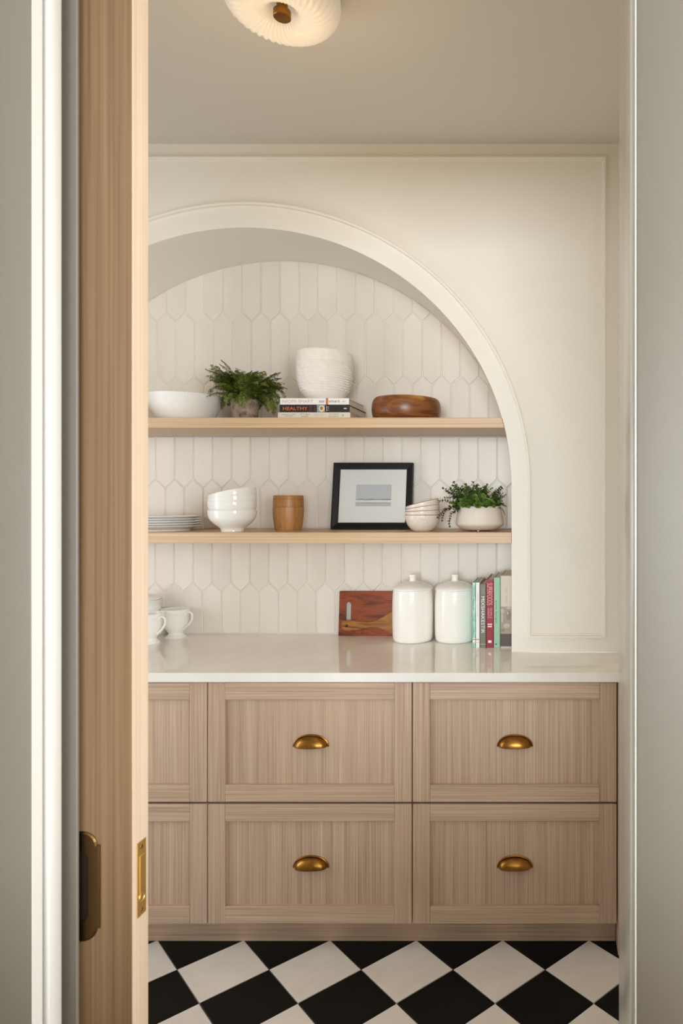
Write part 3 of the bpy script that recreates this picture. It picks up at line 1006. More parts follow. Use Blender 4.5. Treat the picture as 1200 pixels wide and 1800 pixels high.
def upright_books():
    yb = 2.566
    g = 'cookbooks standing upright on the counter'
    X = lambda px: (px - VX) * yb / F
    Hh = lambda py: (1138.8 - py) * yb / F
    zc = CTOP + 0.0003
    def up(label, p0, p1, top, dep, cover, y=0.0, **kw):
        w = X(p1) - X(p0) - 0.0006
        h = Hh(top)
        return book('book', label, w, h, dep, cover, (X((p0 + p1) / 2), yb + y, zc), (0, 0, 0), g, **kw), w, h
    # green marbled
    b, w, h = up('slim green marbled cookbook standing against the canister', 829.9, 835.6, 1024.2, 0.19, 'book_green', board=0.0018)
    def bow(b, w):
        spine_patch(b, 'publisher_plate', -w / 2 + 0.0004, w / 2 - 0.0004, 0.018, 0.036, 'ink_white')
        for s in (-1, 1):
            me = mesh('bow', [(0, -0.0005, 0.031), (s * 0.0046, -0.0005, 0.034), (s * 0.0046, -0.0005, 0.028), (0, 0, 0.031), (s * 0.0046, 0, 0.034), (s * 0.0046, 0, 0.028)], [[0, 1, 2], [3, 4, 5], [0, 1, 4, 3], [1, 2, 5, 4], [2, 0, 3, 5]])
            link('bow_mark', me, 'ink_black', b)
        spine_patch(b, 'rule', -w / 2 + 0.001, w / 2 - 0.001, 0.0195, 0.0205, 'ink_grey', y=-0.0005)
    bow(b, w)
    spine_text(b, 'SMOOTHIES', h * 0.66, 0.045, 0.0035, 'book_dark', x=-0.001)
    # white
    b, w, h = up('slim white cookbook between the green marbled and grey spines', 836.0, 842.6, 1024.2, 0.19, 'book_white', board=0.0018)
    bow(b, w)
    spine_text(b, 'FRESH SALADS', h * 0.66, 0.09, 0.0035, 'photo_pale', x=0.0005)
    # grey
    b, w, h = up('grey MIXSHAKESTIR cookbook standing beside the red one', 843.2, 853.7, 1027.0, 0.20, 'book_grey')
    spine_text(b, 'MIXSHAKESTIR', h - (1081 - 1027) * yb / F, 0.138, 0.0128, 'ink_white', bold=-0.004)
    spine_text(b, 'RECIPES FROM', h - 0.024, 0.026, 0.0028, 'photo_pale', x=0.004)
    spine_text(b, 'THE BAR', h - 0.026, 0.018, 0.0028, 'photo_pale', x=-0.001)
    spine_patch(b, 'rule', -w / 2 + 0.001, w / 2 - 0.001, 0.0125, 0.0145, 'photo_pale')
    # red
    b, w, h = up('red SUPERFOODS cookbook standing between grey and mint spines', 854.1, 866.9, 1019.0, 0.215, 'book_red')
    spine_text(b, 'SUPERFOODS', h - (1044.5 - 1019) * yb / F, 0.083, 0.0205, 'ink_pink', bold=-0.006)
    spine_text(b, 'RECIPES &', h - (1078 - 1019) * yb / F, 0.038, 0.0072, 'ink_pink', x=0.005, bold=-0.01)
    spine_text(b, 'PREPARATION', h - (1078 - 1019) * yb / F, 0.038, 0.0072, 'ink_pink', x=-0.005, bold=-0.01)
    for k in (0, 1):
        for s in (-1, 1):
            spine_disc(b, 'leaf_mark', s * 0.0042, h - (1097.5 + 4 * k - 1019) * yb / F, 0.0042, 0.0026, 'ink_white', n=10, wob=0.25)
    spine_patch(b, 'publisher_plate', -0.006, 0.006, 0.0185, 0.0275, 'ink_white')
    spine_disc(b, 'publisher_mark', -0.004, 0.0165, 0.0022, 0.0022, 'ink_black', n=10)
    # mint
    b, w, h = up('mint green picnic hamper cookbook standing beside the red one', 867.4, 878.7, 1015.7, 0.22, 'book_mint')
    spine_text(b, 'picnic hamper', h - (1076.5 - 1015.7) * yb / F, 0.087, 0.0088, 'book_dark', x=-0.003, bold=-0.006)
    spine_text(b, 'COUNTRY STYLE', h - 0.032, 0.036, 0.003, 'photo_grey', x=-0.001)
    spine_disc(b, 'publisher_mark', -0.003, 0.0135, 0.003, 0.003, 'book_dark', n=14)
    # stone with a photograph
    b, w, h = up('thick stone coloured cookbook with a still life photograph on its spine', 879.2, 899.2, 1012.5, 0.235, 'book_stone')
    zz = lambda py: (1138.8 - py) * yb / F
    spine_patch(b, 'photo', -w / 2 + 0.0002, w / 2 - 0.0002, zz(1114.5), zz(1066.5), 'photo_grey', y=-0.0002)
    spine_patch(b, 'photo_table', -w / 2 + 0.0002, w / 2 - 0.0002, zz(1136.5), zz(1114.3), 'photo_brown', y=-0.0003)
    for (xx, py, rx, ry, mt) in ((-0.015, 1086, 0.0035, 0.02, 'photo_pale'), (-0.014, 1074, 0.0065, 0.009, 'photo_pale'), (0.009, 1082, 0.009, 0.019, 'photo_dim'), (0.012, 1069, 0.011, 0.004, 'photo_pale'),
                                 (0.006, 1078, 0.003, 0.006, 'photo_pale'), (0.002, 1100, 0.012, 0.008, 'photo_pale'), (-0.012, 1108, 0.007, 0.006, 'photo_dim')):
        spine_disc(b, 'still_life', xx, zz(py), rx, ry, mt, n=18, y=-0.0004 - rng.random() * 0.0002, wob=0.05)
    spine_text(b, 'NEIL PERRY', h - (1048.5 - 1012.5) * yb / F, 0.062, 0.0062, 'photo_grey', x=0.001, spacing=1.6)
upright_books()

# ------------------------------------------------------------------ crockery on the upper shelf
def at(px, d): return (px - VX) * d / F

def ribbed_bowl():
    d = 2.66
    R, h, rb = 0.146, 0.1005, 0.094
    prof = [(0, 0.0), (rb - 0.002, 0.0), (rb, 0.0015)]
    prof += [(rb + (R - rb) * t, 0.0015 + (h - 0.0015) * t) for t in (0.2, 0.4, 0.6, 0.8, 0.93)]
    prof += [(R - 0.0006, h - 0.001), (R - 0.002, h), (R - 0.0042, h - 0.0012)]
    prof += [(rb - 0.004 + (R - rb) * t, 0.005 + (h - 0.006) * t) for t in (0.85, 0.6, 0.3, 0.05)] + [(0, 0.005)]
    rad = lambda r, z, a: r + (0.00035 * math.cos(110 * a) if 0.004 < z < h - 0.004 and r > rb - 0.001 else 0)
    o = link('serving_bowl', lathe_mesh('serving_bowl', prof, 440, 50, rad=rad), 'bowl_white', None, (at(325, d), d, SHU_T + 0.0003))
    tag(o, 'wide white flared serving bowl with fine ribs beside the fern', 'bowl')
ribbed_bowl()

def textured_pot():
    d = 2.655
    R = 0.1055
    z0 = STACK_TOP + 0.0003
    h = 0.190
    H = [(0.052, 0.0), (0.058, 0.002), (0.072, 0.015), (0.085, 0.032), (0.0955, 0.054), (0.1015, 0.078), (0.1045, 0.105), (0.1055, 0.13), (0.1055, 0.155), (0.1048, 0.176), (0.1035, 0.186)]
    prof = [tuple(p) for p in bez(H, 14)]
    def rad(r, z, a):
        if 0.022 < z < 0.138 and r > 0.06:
            k = z / 0.0088
            row = int(k); fr = k - row
            band = math.sin(math.pi * fr)
            wob = 0.5 + 0.5 * math.sin(190 * a + row * 2.1 + 0.8 * math.sin(5 * a + row))
            fade = min(1, (z - 0.022) / 0.02)
            return r + fade * (0.0026 * band * band - 0.0020 * wob * band)
        if 0.139 < z < 0.1475:
            u = (z - 0.139) / 0.0085
            return r - 0.0014 * (1 if u < 0.25 or u > 0.75 else 0) + (0.0022 * math.sin(math.pi * u) * (0.5 + 0.5 * math.cos(64 * a)))
        return r
    prof = [(0, 0.0)] + prof + [(0.1015, 0.1895), (0.0985, 0.188), (0.098, 0.17), (0.097, 0.12), (0.085, 0.06), (0.05, 0.012), (0, 0.01)]
    o = link('textured_pot', lathe_mesh('textured_pot', prof, 400, 60, rad=rad), 'white_clay', None, (at(571, d), d, z0))
    tag(o, 'white clay pot with carved rows of texture standing on the flat cookbooks', 'pot')
textured_pot()

def wooden_bowl():
    d = 2.665
    H = [(0.112, 0.0), (0.122, 0.006), (0.130, 0.028), (0.1325, 0.05), (0.130, 0.072), (0.1245, 0.086), (0.119, 0.0915)]
    prof = [(0, 0)] + [tuple(p) for p in bez(H, 6)] + [(0.115, 0.0925), (0.111, 0.0905), (0.113, 0.08), (0.118, 0.05), (0.112, 0.02), (0.09, 0.01), (0, 0.009)]
    o = link('wooden_bowl', lathe_mesh('wooden_bowl', prof, 96, 60), 'acacia', None, (at(714.5, d), d, SHU_T + 0.0003), (0, 0, 0.5))
    tag(o, 'round dark turned wood bowl alone at the end of the upper shelf', 'bowl')
wooden_bowl()

# ------------------------------------------------------------------ fern
def frond_mesh(L, bend, seed, npin=13):
    r = random.Random(seed)
    vs, fs, mats = [], [], []
    # rachis: starts up (+z), arches towards +x
    pts = []
    ang = 0.10
    p = Vector((0, 0, 0))
    N = 26
    for i in range(N + 1):
        t = i / N
        pts.append((p.copy(), Vector((math.sin(ang), 0, math.cos(ang)))))
        p = p + Vector((math.sin(ang), 0, math.cos(ang))) * (L / N)
        ang += bend / N * (0.5 + 1.2 * t)
    def quad(a, b, c, d, m):
        k = len(vs); vs.extend([a, b, c, d]); fs.append([k, k + 1, k + 2, k + 3]); mats.append(m)
    for i in range(N):
        (a, ta), (b, tb) = pts[i], pts[i + 1]
        w = 0.0008 * (1 - 0.7 * i / N)
        y = Vector((0, 1, 0)); nn = ta.cross(y)
        quad(a - y * w, a + y * w, b + y * w, b - y * w, 1)
        quad(a - nn * w, a + nn * w, b + nn * w, b - nn * w, 1)
    for k in range(npin):
        t = 0.28 + 0.70 * k / (npin - 1)
        i = min(N - 1, int(t * N))
        o, tg = pts[i]
        nrm = tg.cross(Vector((0, 1, 0)))
        pl = L * 0.30 * (1 - 0.86 * ((t - 0.28) / 0.72) ** 1.2) * r.uniform(0.85, 1.1)
        for s in (-1, 1):
            dirv = (Vector((0, s, 0)) * 0.86 + tg * 0.5 + nrm * r.uniform(-0.35, 0.1)).normalized()
            side = (tg - dirv * tg.dot(dirv)).normalized()
            up = dirv.cross(side)
            nl = max(3, int(pl / 0.0042))
            for q in range(nl):
                u = (q + 0.6) / nl
                droop = nrm * (-0.15 * pl * u * u)
                b = o + dirv * (pl * u) + droop
                ll = 0.0098 * (1 - 0.68 * u) * r.uniform(0.8, 1.2) + 0.0016
                for s2 in (-1, 1):
                    tip = b + (side * s2 * 0.85 + dirv * 0.55 + up * r.uniform(-0.3, 0.3)) * ll
                    wv = dirv * (ll * 0.34)
                    m = (b + tip) * 0.5
                    quad(b, m + wv + up * 0.0004, tip, m - wv - up * 0.0004, 0)
            e = o + dirv * pl + nrm * (-0.15 * pl)
            quad(o, o + side * 0.0005, e + side * 0.0003, e, 1)
            quad(e - dirv * 0.002, e + side * 0.001, e + dirv * 0.0035, e - side * 0.001, 0)
    me = bpy.data.meshes.new('frond')
    me.from_pydata([tuple(v) for v in vs], [], fs)
    me.materials.append(M['fern_leaf']); me.materials.append(M['fern_stem'])
    me.polygons.foreach_set('material_index', mats)
    me.update()
    return me

def fern():
    d = 2.64
    root = thing('potted_fern', 'small bushy fern in a weathered grey stone pot beside the white serving bowl', 'plant', (at(431, d), d, SHU_T + 0.0003))
    prof = [(0, 0), (0.043, 0), (0.0445, 0.0015)] + [(0.0445 + 0.006 * t, 0.0015 + 0.0835 * t) for t in (0.25, 0.5, 0.75, 0.97)] + [(0.0502, 0.0855), (0.0475, 0.0855), (0.0455, 0.075), (0.042, 0.02), (0, 0.02)]
    link('pot', lathe_mesh('pot', prof, 56, 40), 'weathered_stone', root)
    link('soil', lathe_mesh('soil', [(0, 0.079), (0.03, 0.078), (0.0452, 0.074), (0, 0.06)], 32, 60), 'soil', root)
    r = random.Random(11)
    V = [frond_mesh(0.150, 1.0, 1), frond_mesh(0.165, 1.5, 2), frond_mesh(0.150, 2.2, 3), frond_mesh(0.170, 0.7, 4), frond_mesh(0.13, 1.9, 5), frond_mesh(0.185, 2.7, 6, 15)]
    def place(v, az, tilt, x=None, y=None, z=0.076, s=1.0, roll=0.0):
        x = r.uniform(-0.018, 0.018) if x is None else x
        y = r.uniform(-0.018, 0.018) if y is None else y
        o = link('frond', V[v], None, root, (x, y, z))
        o.rotation_euler = Euler((roll, tilt, az), 'XYZ')
        o.scale = (s, s, s)
    for k in range(22):                               # dense upright heart
        place(r.choice((0, 1, 1, 2)), r.uniform(0, 2 * math.pi), r.uniform(-0.25, 0.2), s=r.uniform(0.8, 1.08), roll=r.uniform(-0.35, 0.35))
    for k in range(38):                               # two upright lobes
        left = k % 2
        az = (math.pi if left else 0) + r.uniform(-1.0, 1.0)
        place(r.choice((0, 1, 3, 1)), az, r.uniform(0.0, 0.45) + (0 if left else 0.12), s=r.uniform(0.85, 1.12), roll=r.uniform(-0.4, 0.4))
    for k in range(26):
        az = r.uniform(0, 2 * math.pi)
        place(r.choice((2, 4, 5, 1)), az, r.uniform(0.25, 0.7), s=r.uniform(0.6, 0.85), roll=r.uniform(-0.4, 0.4))
    for k in range(16):                               # front fill over the pot rim
        az = -math.pi / 2 + r.uniform(-1.2, 1.2)
        place(r.choice((2, 4)), az, r.uniform(0.3, 0.8), y=r.uniform(-0.03, -0.01), s=r.uniform(0.45, 0.7), roll=r.uniform(-0.4, 0.4))
    for az, v, tilt, s in ((math.pi + 0.1, 5, 0.25, 0.98), (math.pi - 0.3, 2, 0.75, 0.85), (math.pi + 0.5, 1, 0.75, 0.75), (0.05, 5, 0.3, 1.02), (-0.25, 5, 0.5, 1.0), (0.25, 2, 0.6, 1.0),
                           (-0.5, 5, 0.7, 0.92), (0.0, 3, 0.4, 0.98), (-0.1, 5, 0.85, 0.85), (-0.45, 2, 0.95, 0.85), (0.15, 1, 0.45, 0.98), (-0.7, 1, 0.6, 0.85), (0.0, 1, 0.35, 1.0)):
        place(v, az, tilt, s=s, x=0.02 * math.cos(az))
fern()

# ------------------------------------------------------------------ middle shelf
def plates():
    d = 2.66
    cx = at(347.6, d) - 0.135
    prof = [(0, 0.004), (0.090, 0.004), (0.0925, 0.0), (0.0965, 0.0), (0.098, 0.005), (0.118, 0.0135), (0.1345, 0.0182), (0.135, 0.0195), (0.134, 0.0205),
            (0.117, 0.0162), (0.097, 0.0088), (0.09, 0.0075), (0, 0.0075)]
    me = lathe_mesh('dinner_plate', prof, 80, 50)
    me.materials.append(M['porcelain'])
    names = ['lowest white dinner plate resting on the lower shelf', 'second white dinner plate up from the lower shelf', 'middle white dinner plate of the stack of five',
             'white dinner plate just under the topmost plate', 'topmost white dinner plate of the stack']
    for k in range(5):
        o = link('dinner_plate', me, None, None, (cx + rng.uniform(-0.002, 0.002), d + rng.uniform(-0.002, 0.002), SHM_T + 0.0003 + k * 0.0094))
        tag(o, names[k], 'plate', 'stacked white dinner plates')
plates()

def white_bowls():
    d, X = 2.577, at(408.4, 2.577)
    H = [(0.040, 0.0), (0.0405, 0.008), (0.046, 0.016), (0.064, 0.030), (0.0785, 0.046), (0.0842, 0.063), (0.0852, 0.081)]
    outer = [tuple(p) for p in bez(H, 6)]
    prof = [(0, 0.006), (0.036, 0.006), (0.037, 0.0)] + outer + [(0.0845, 0.0818), (0.083, 0.081), (0.0816, 0.063), (0.0757, 0.047), (0.061, 0.031), (0.035, 0.018), (0, 0.0145)]
    me = lathe_mesh('rice_bowl', prof, 80, 50)
    me.materials.append(M['porcelain'])
    z0 = SHM_T + 0.0003
    labs = ['bottom white porcelain bowl standing on the shelf between plates and wooden barrel', 'second white porcelain bowl nested level in the stack beside the wooden barrel',
            'third white porcelain bowl slightly tilted in the stack beside the wooden barrel', 'topmost white porcelain bowl tilted steeply beside the wooden barrel']
    spec = [(0, 0.0, 0.0, 1.0), (0.0318, 0.0, 0.0, 0.998), (0.050, -5.5, 0.0, 0.992), (0.0685, -13.0, -0.001, 0.985)]
    for k, (dz, tilt, dx, s) in enumerate(spec):
        # tilt about the rim centre
        c = Vector((X + dx, d, z0 + 0.0815 + dz))
        R = Euler((0, math.radians(tilt), 0)).to_matrix()
        o = link('rice_bowl', me, None, None, c + R @ Vector((0, 0, -0.0815 * s)), (0, math.radians(tilt), 0.3 * k))
        o.rotation_euler = Euler((0, math.radians(tilt), 0))
        o.scale = (s, s, s)
        tag(o, labs[k], 'bowl', 'stacked white bowls')
white_bowls()

def barrel():
    d = 2.672
    root = thing('wooden_barrel', 'small wooden barrel canister with a lid between the white bowls and picture frame', 'canister', (at(506.8, d), d, SHM_T + 0.0003))
    H = [(0.0485, 0.0), (0.0525, 0.022), (0.0562, 0.050), (0.0578, 0.075), (0.0578, 0.0912)]
    body = [tuple(p) for p in bez(H, 4)]
    n = 12
    w = 2 * math.pi / n
    for k in range(n):
        prof = body + [(0.05, 0.0912), (0.045, 0.0)]
        prof = [(0.045, 0.0)] + body + [(0.050, 0.0912), (0.045, 0.0)]
        me = lathe_mesh('stave', prof, 5, 40, a0=0.0025, a1=w - 0.0025)
        link('stave', me, 'barrel_wood', root, (0, 0, 0), (0, 0, k * w + 0.2))
    link('base_board', lathe_mesh('base_board', [(0, 0.001), (0.0448, 0.001), (0.0448, 0.008), (0, 0.008)], 40, 40), 'barrel_wood', root)
    lid = [(0, 0.0914), (0.0555, 0.0914), (0.0555, 0.0922), (0.0573, 0.0930), (0.0572, 0.104), (0.0565, 0.1203), (0.0550, 0.1210), (0.0550, 0.1217), (0.0562, 0.1224), (0.0556, 0.135), (0.0545, 0.1372), (0, 0.1376)]
    link('lid', lathe_mesh('lid', lid, 64, 35), 'barrel_wood', root)
barrel()

def picture():
    yb, yt = 2.776, 2.818
    w, zb = 0.326, SHM_T + 0.0004
    H = 0.2735
    lean = math.asin((yt - yb) / H)
    xm = at((582.5 + 723.5) / 2, yb)
    root = thing('picture_frame', 'black picture frame with white mat and pale seascape leaning on the tiles', 'picture frame', (xm, yb, zb), (-lean, 0, 0))
    fw, t = 0.0265, 0.016
    # four mitred mouldings, each a part
    prof = [(0.0, 0.0), (0.0, -t), (0.004, -t), (fw - 0.006, -t + 0.005), (fw, -t + 0.006), (fw, 0.0)]
    def rail(L):
        vs, fs = [], []
        n = len(prof)
        for s in (-1, 1):
            for (u, y) in prof:
                vs.append((s * (L / 2 - u), y, u))
        for i in range(n):
            j = (i + 1) % n
            fs.append([i, j, n + j, n + i])
        fs += [list(range(n)), list(range(n, 2 * n))]
        return mesh('frame_rail', vs, fs)
    rw, rh = rail(w), rail(H)
    for me, rot, loc in ((rw, (0, 0, 0), (0, 0, 0)), (rw, (0, math.pi, 0), (0, 0, H)), (rh, (0, math.pi / 2, 0), (-w / 2, 0, H / 2)), (rh, (0, -math.pi / 2, 0), (w / 2, 0, H / 2))):
        link('frame_rail', me, 'black_frame', root, loc, rot)
    box('mat_board', -w / 2 + 0.01, w / 2 - 0.01, -0.004, -0.001, 0.01, H - 0.01, 'mat_board', root)
    sc = yb / F
    pw, ph = 62.5 * sc, 38.8 * sc
    pz = H / 2 + 0.0025 - 0.0
    pr = box('seascape_print', -pw / 2 + 0.003, pw / 2 + 0.003, -0.0046, -0.0039, pz - ph / 2, pz + ph / 2, 'beach_print', root)
    pr['label'] = 'small grey seascape photograph'
    box('glass', -w / 2 + 0.012, w / 2 - 0.012, -0.0078, -0.0068, 0.012, H - 0.012, 'picture_glass', root)
picture()

def speckled_bowls():
    d = 2.61; X = at(742.6, d)
    H = [(0.033, 0.0), (0.045, 0.009), (0.057, 0.024), (0.0645, 0.042), (0.0668, 0.056), (0.0662, 0.062)]
    prof = [(0, 0.003), (0.029, 0.003), (0.030, 0.0)] + [tuple(p) for p in bez(H, 6)] + [(0.0655, 0.0628), (0.0642, 0.062), (0.063, 0.043), (0.055, 0.026), (0.04, 0.012), (0, 0.008)]
    me = lathe_mesh('speckled_bowl', prof, 72, 50)
    me.materials.append(M['speckled_glaze'])
    rim = lathe_mesh('rim', [(0.0640, 0.0622), (0.0650, 0.0633), (0.0662, 0.0628), (0.0665, 0.0610)], 72, 60)
    rim.materials.append(M['bare_clay'])
    z0 = SHM_T + 0.0003
    labs = ['bottom speckled cream bowl standing on the shelf by the picture frame', 'second speckled cream bowl from the bottom, beside the picture frame',
            'third speckled cream bowl, tilted, second from the top by the picture frame', 'topmost speckled cream bowl, most tilted, overlapping the picture frame']
    for k, (dz, tilt, dx, s) in enumerate([(0, 0.0, 0, 1.0), (0.0155, -3.0, -0.0005, 0.985), (0.0305, -9.0, -0.001, 0.97), (0.046, -14.5, -0.002, 0.96)]):
        R = Euler((0, math.radians(tilt), 0)).to_matrix()
        c = Vector((X + dx, d, z0 + 0.0625 + dz))
        o = link('speckled_bowl', me, None, None, c + R @ Vector((0, 0, -0.0625 * s)))
        o.rotation_euler = Euler((0, math.radians(tilt), 0)); o.scale = (s, s, s)
        link('rim', rim, None, o)
        tag(o, labs[k], 'bowl', 'stacked speckled bowls')
speckled_bowls()

# ------------------------------------------------------------------ leafy pot plant
def leaf_verts(L, W, curl):
    """rounded leaf along +x, as rows of points"""
    rows = []
    for (t, w) in ((0.0, 0.12), (0.25, 0.72), (0.55, 1.0), (0.82, 0.74), (1.0, 0.0)):
        x = L * t; z = curl * L * (t * t) 
        rows.append([(x, -W * w / 2, z + 0.18 * W * w * 0.5), (x, 0, z), (x, W * w / 2, z + 0.18 * W * w * 0.5)])
    return rows

def add_leaf(vs, fs, mats, mat, M4, L, W, curl, m):
    rows = leaf_verts(L, W, curl)
    k0 = len(vs)
    for r in rows:
        for p in r: vs.append(tuple(M4 @ Vector(p)))
    for i in range(len(rows) - 1):
        for j in range(2):
            a = k0 + i * 3 + j
            fs.append([a, a + 1, a + 4, a + 3]); mats.append(m)

def sprig_mesh(L, bend, seed, leafmat='sprig_leaf', size=0.0115):
    r = random.Random(seed)
    vs, fs, mats = [], [], []
    ang = 0.0; p = Vector((0, 0, 0)); N = 12
    pts = []
    for i in range(N + 1):
        tg = Vector((math.sin(ang), 0, math.cos(ang)))
        pts.append((p.copy(), tg)); p = p + tg * (L / N); ang += bend / N
    for i in range(N):
        a, ta = pts[i]; b, tb = pts[i + 1]
        y = Vector((0, 1, 0)) * 0.0009; x = ta.cross(Vector((0, 1, 0))) * 0.0009
        for u in (x, y):
            k = len(vs); vs += [tuple(a - u), tuple(a + u), tuple(b + u), tuple(b - u)]; fs.append([k, k + 1, k + 2, k + 3]); mats.append(1)
    for i in range(3, N + 1):
        o, tg = pts[i]
        t = i / N
        for s in range(3 if i < N else 4):
            az = i * 1.57 + s * 2 * math.pi / 3 + r.uniform(-0.3, 0.3)
            elev = r.uniform(0.15, 0.7) + (0.5 if i == N else 0)
            base = Vector((0, 0, 1)).rotation_difference(tg).to_matrix().to_4x4()
            M4 = Matrix.Translation(o) @ base @ Matrix.Rotation(az, 4, 'Z') @ Matrix.Rotation(-elev, 4, 'Y')
            sz = size * (1.1 - 0.45 * t) * r.uniform(0.8, 1.15)
            add_leaf(vs, fs, mats, 0, M4, sz, sz * 0.78, r.uniform(-0.1, 0.25), 0)
    me = bpy.data.meshes.new('sprig')
    me.from_pydata(vs, [], fs)
    me.materials.append(M[leafmat]); me.materials.append(M['fern_stem'])
    me.polygons.foreach_set('material_index', mats)
    for p in me.polygons: p.use_smooth = True
    me.update()
    return me

def rosette_mesh(seed):
    r = random.Random(seed)
    vs, fs, mats = [], [], []
    for ring, (n, el, sz) in enumerate(((6, 0.25, 0.019), (5, 0.65, 0.016), (4, 1.05, 0.011))):
        for i in range(n):
            az = 2 * math.pi * (i + 0.5 * ring) / n + r.uniform(-0.2, 0.2)
            M4 = Matrix.Translation((0, 0, 0.0015 * ring)) @ Matrix.Rotation(az, 4, 'Z') @ Matrix.Rotation(-el + r.uniform(-0.15, 0.15), 4, 'Y')
            add_leaf(vs, fs, mats, 0, M4, sz * r.uniform(0.85, 1.1), sz * 0.95, 0.2, 0)
    me = bpy.data.meshes.new('rosette')
    me.from_pydata(vs, [], fs)
    me.materials.append(M['rosette_leaf'])
    for p in me.polygons: p.use_smooth = True
    me.update()
    return me

def pot_plant():
    d = 2.632
    root = thing('potted_plant', 'leafy green artificial plant in a wide matte cream pot next to the arch edge', 'plant', (at(842.8, d), d, SHM_T + 0.0003))
    H = [(0.056, 0.0045), (0.072, 0.010), (0.0875, 0.021), (0.0918, 0.028), (0.0915, 0.033), (0.0865, 0.062), (0.0805, 0.092)]
    prof = [(0, 0.0045)] + [tuple(p) for p in bez(H, 6)] + [(0.0795, 0.0955), (0.077, 0.0955), (0.0765, 0.09), (0.082, 0.06), (0.084, 0.03), (0.05, 0.012), (0, 0.012)]
    link('pot', lathe_mesh('pot', prof, 80, 40, rad=lambda r, z, a: r + (0.0003 * math.cos(70 * a) if 0.035 < z < 0.092 and r > 0.078 else 0)), 'matte_cream', root)
    for k in range(3):
        a = -math.pi / 2 + k * 2 * math.pi / 3
        link('foot', lathe_mesh('foot', [(0, 0), (0.0035, 0), (0.0045, 0.007), (0, 0.007)], 12, 50), 'matte_cream', root, (0.05 * math.cos(a), 0.05 * math.sin(a), 0))
    link('soil', lathe_mesh('soil', [(0, 0.088), (0.05, 0.086), (0.0768, 0.08), (0, 0.07)], 32, 60), 'soil', root)
    r = random.Random(5)
    V = [sprig_mesh(0.12, 0.5, 1, size=0.0165), sprig_mesh(0.125, 0.9, 2, size=0.016), sprig_mesh(0.115, 1.6, 3, size=0.0165), sprig_mesh(0.11, 0.3, 4, size=0.0175), sprig_mesh(0.12, 2.3, 5, size=0.015)]
    B = [sprig_mesh(0.08, 0.9, 7, 'rosette_leaf', 0.019)]
    Q = [rosette_mesh(1), rosette_mesh(2)]
    def put(me, az, tilt, x, y, z=0.082, s=1.0, name='sprig'):
        o = link(name, me, None, root, (x, y, z))
        o.rotation_euler = Euler((r.uniform(-0.25, 0.25), tilt, az), 'XYZ'); o.scale = (s, s, s)
    for k in range(58):
        a = r.uniform(0, 2 * math.pi); rad = 0.066 * math.sqrt(r.random())
        x, y = rad * math.cos(a), rad * math.sin(a)
        az = math.atan2(y * 0.8, x) + r.uniform(-0.5, 0.5)
        if x > 0.01 and math.cos(az) > 0.2 : s = r.uniform(0.45, 0.62)
        else: s = r.uniform(0.6, 0.92)
        if y > 0.03: s = min(s, 0.8)
        put(V[r.choice((0, 1, 2, 3))], az, r.uniform(0.0, 0.4) + rad * 3.2, x, y, s=s)
    for k in range(16):
        x = -0.06 + 0.0075 * k + r.uniform(-0.006, 0.006)
        put(V[r.choice((0, 1, 3))], r.uniform(0, 2 * math.pi), r.uniform(0.0, 0.3), x * 0.9, r.uniform(-0.04, 0.02), s=r.uniform(0.72, 0.95))
    # tips spreading sideways and hanging over the rim
    for (az, tilt, v, x, s) in ((math.pi, 0.85, 1, -0.055, 0.95), (math.pi + 0.3, 1.1, 2, -0.06, 0.95), (math.pi - 0.2, 0.6, 0, -0.05, 1.0), (math.pi + 0.5, 1.2, 4, -0.05, 0.95), (math.pi + 0.15, 0.95, 4, -0.062, 0.9),
                                (math.pi, 0.3, 3, -0.05, 1.05), (0.0, 0.15, 0, 0.045, 0.78), (-0.3, 0.6, 2, 0.045, 0.6), (-0.2, 0.8, 4, 0.045, 0.58), (0.2, 0.15, 1, 0.035, 0.78), (-0.1, 0.25, 3, 0.05, 0.8)):
        put(V[v], az, tilt, x, -0.03 * math.copysign(1, math.sin(az) - 0.01) * -1 * 0.4 - 0.012, s=s)
    for k in range(15):                                # brighter growth along the front rim
        x = -0.068 + 0.012 * k * 0.98 + r.uniform(-0.008, 0.008)
        y = -math.sqrt(max(0.0, 0.072 ** 2 - x * x)) * 0.85
        put(B[0], -math.pi / 2 + r.uniform(-0.7, 0.7), r.uniform(0.35, 1.0), max(min(x, 0.07), -0.07), y, z=0.084, s=r.uniform(0.5, 0.8))
    for k, (x, z, y, q) in enumerate(((-0.045, 0.118, -0.066, 0), (-0.012, 0.128, -0.07, 1), (0.012, 0.122, -0.074, 0), (0.036, 0.113, -0.068, 1), (0.047, 0.108, -0.062, 0), (-0.028, 0.105, -0.078, 1), (0.002, 0.100, -0.084, 0), (0.024, 0.097, -0.080, 1), (-0.063, 0.102, -0.055, 0), (0.016, 0.132, -0.058, 0), (-0.004, 0.108, -0.084, 1))):
        o = link('rosette', Q[q], None, root, (x, y, z))
        o.rotation_euler = Euler((1.05 + r.uniform(-0.35, 0.35), r.uniform(-0.4, 0.4), r.uniform(0, 1)), 'XYZ')
        k2 = r.uniform(0.75, 1.0); o.scale = (k2, k2, k2)
pot_plant()

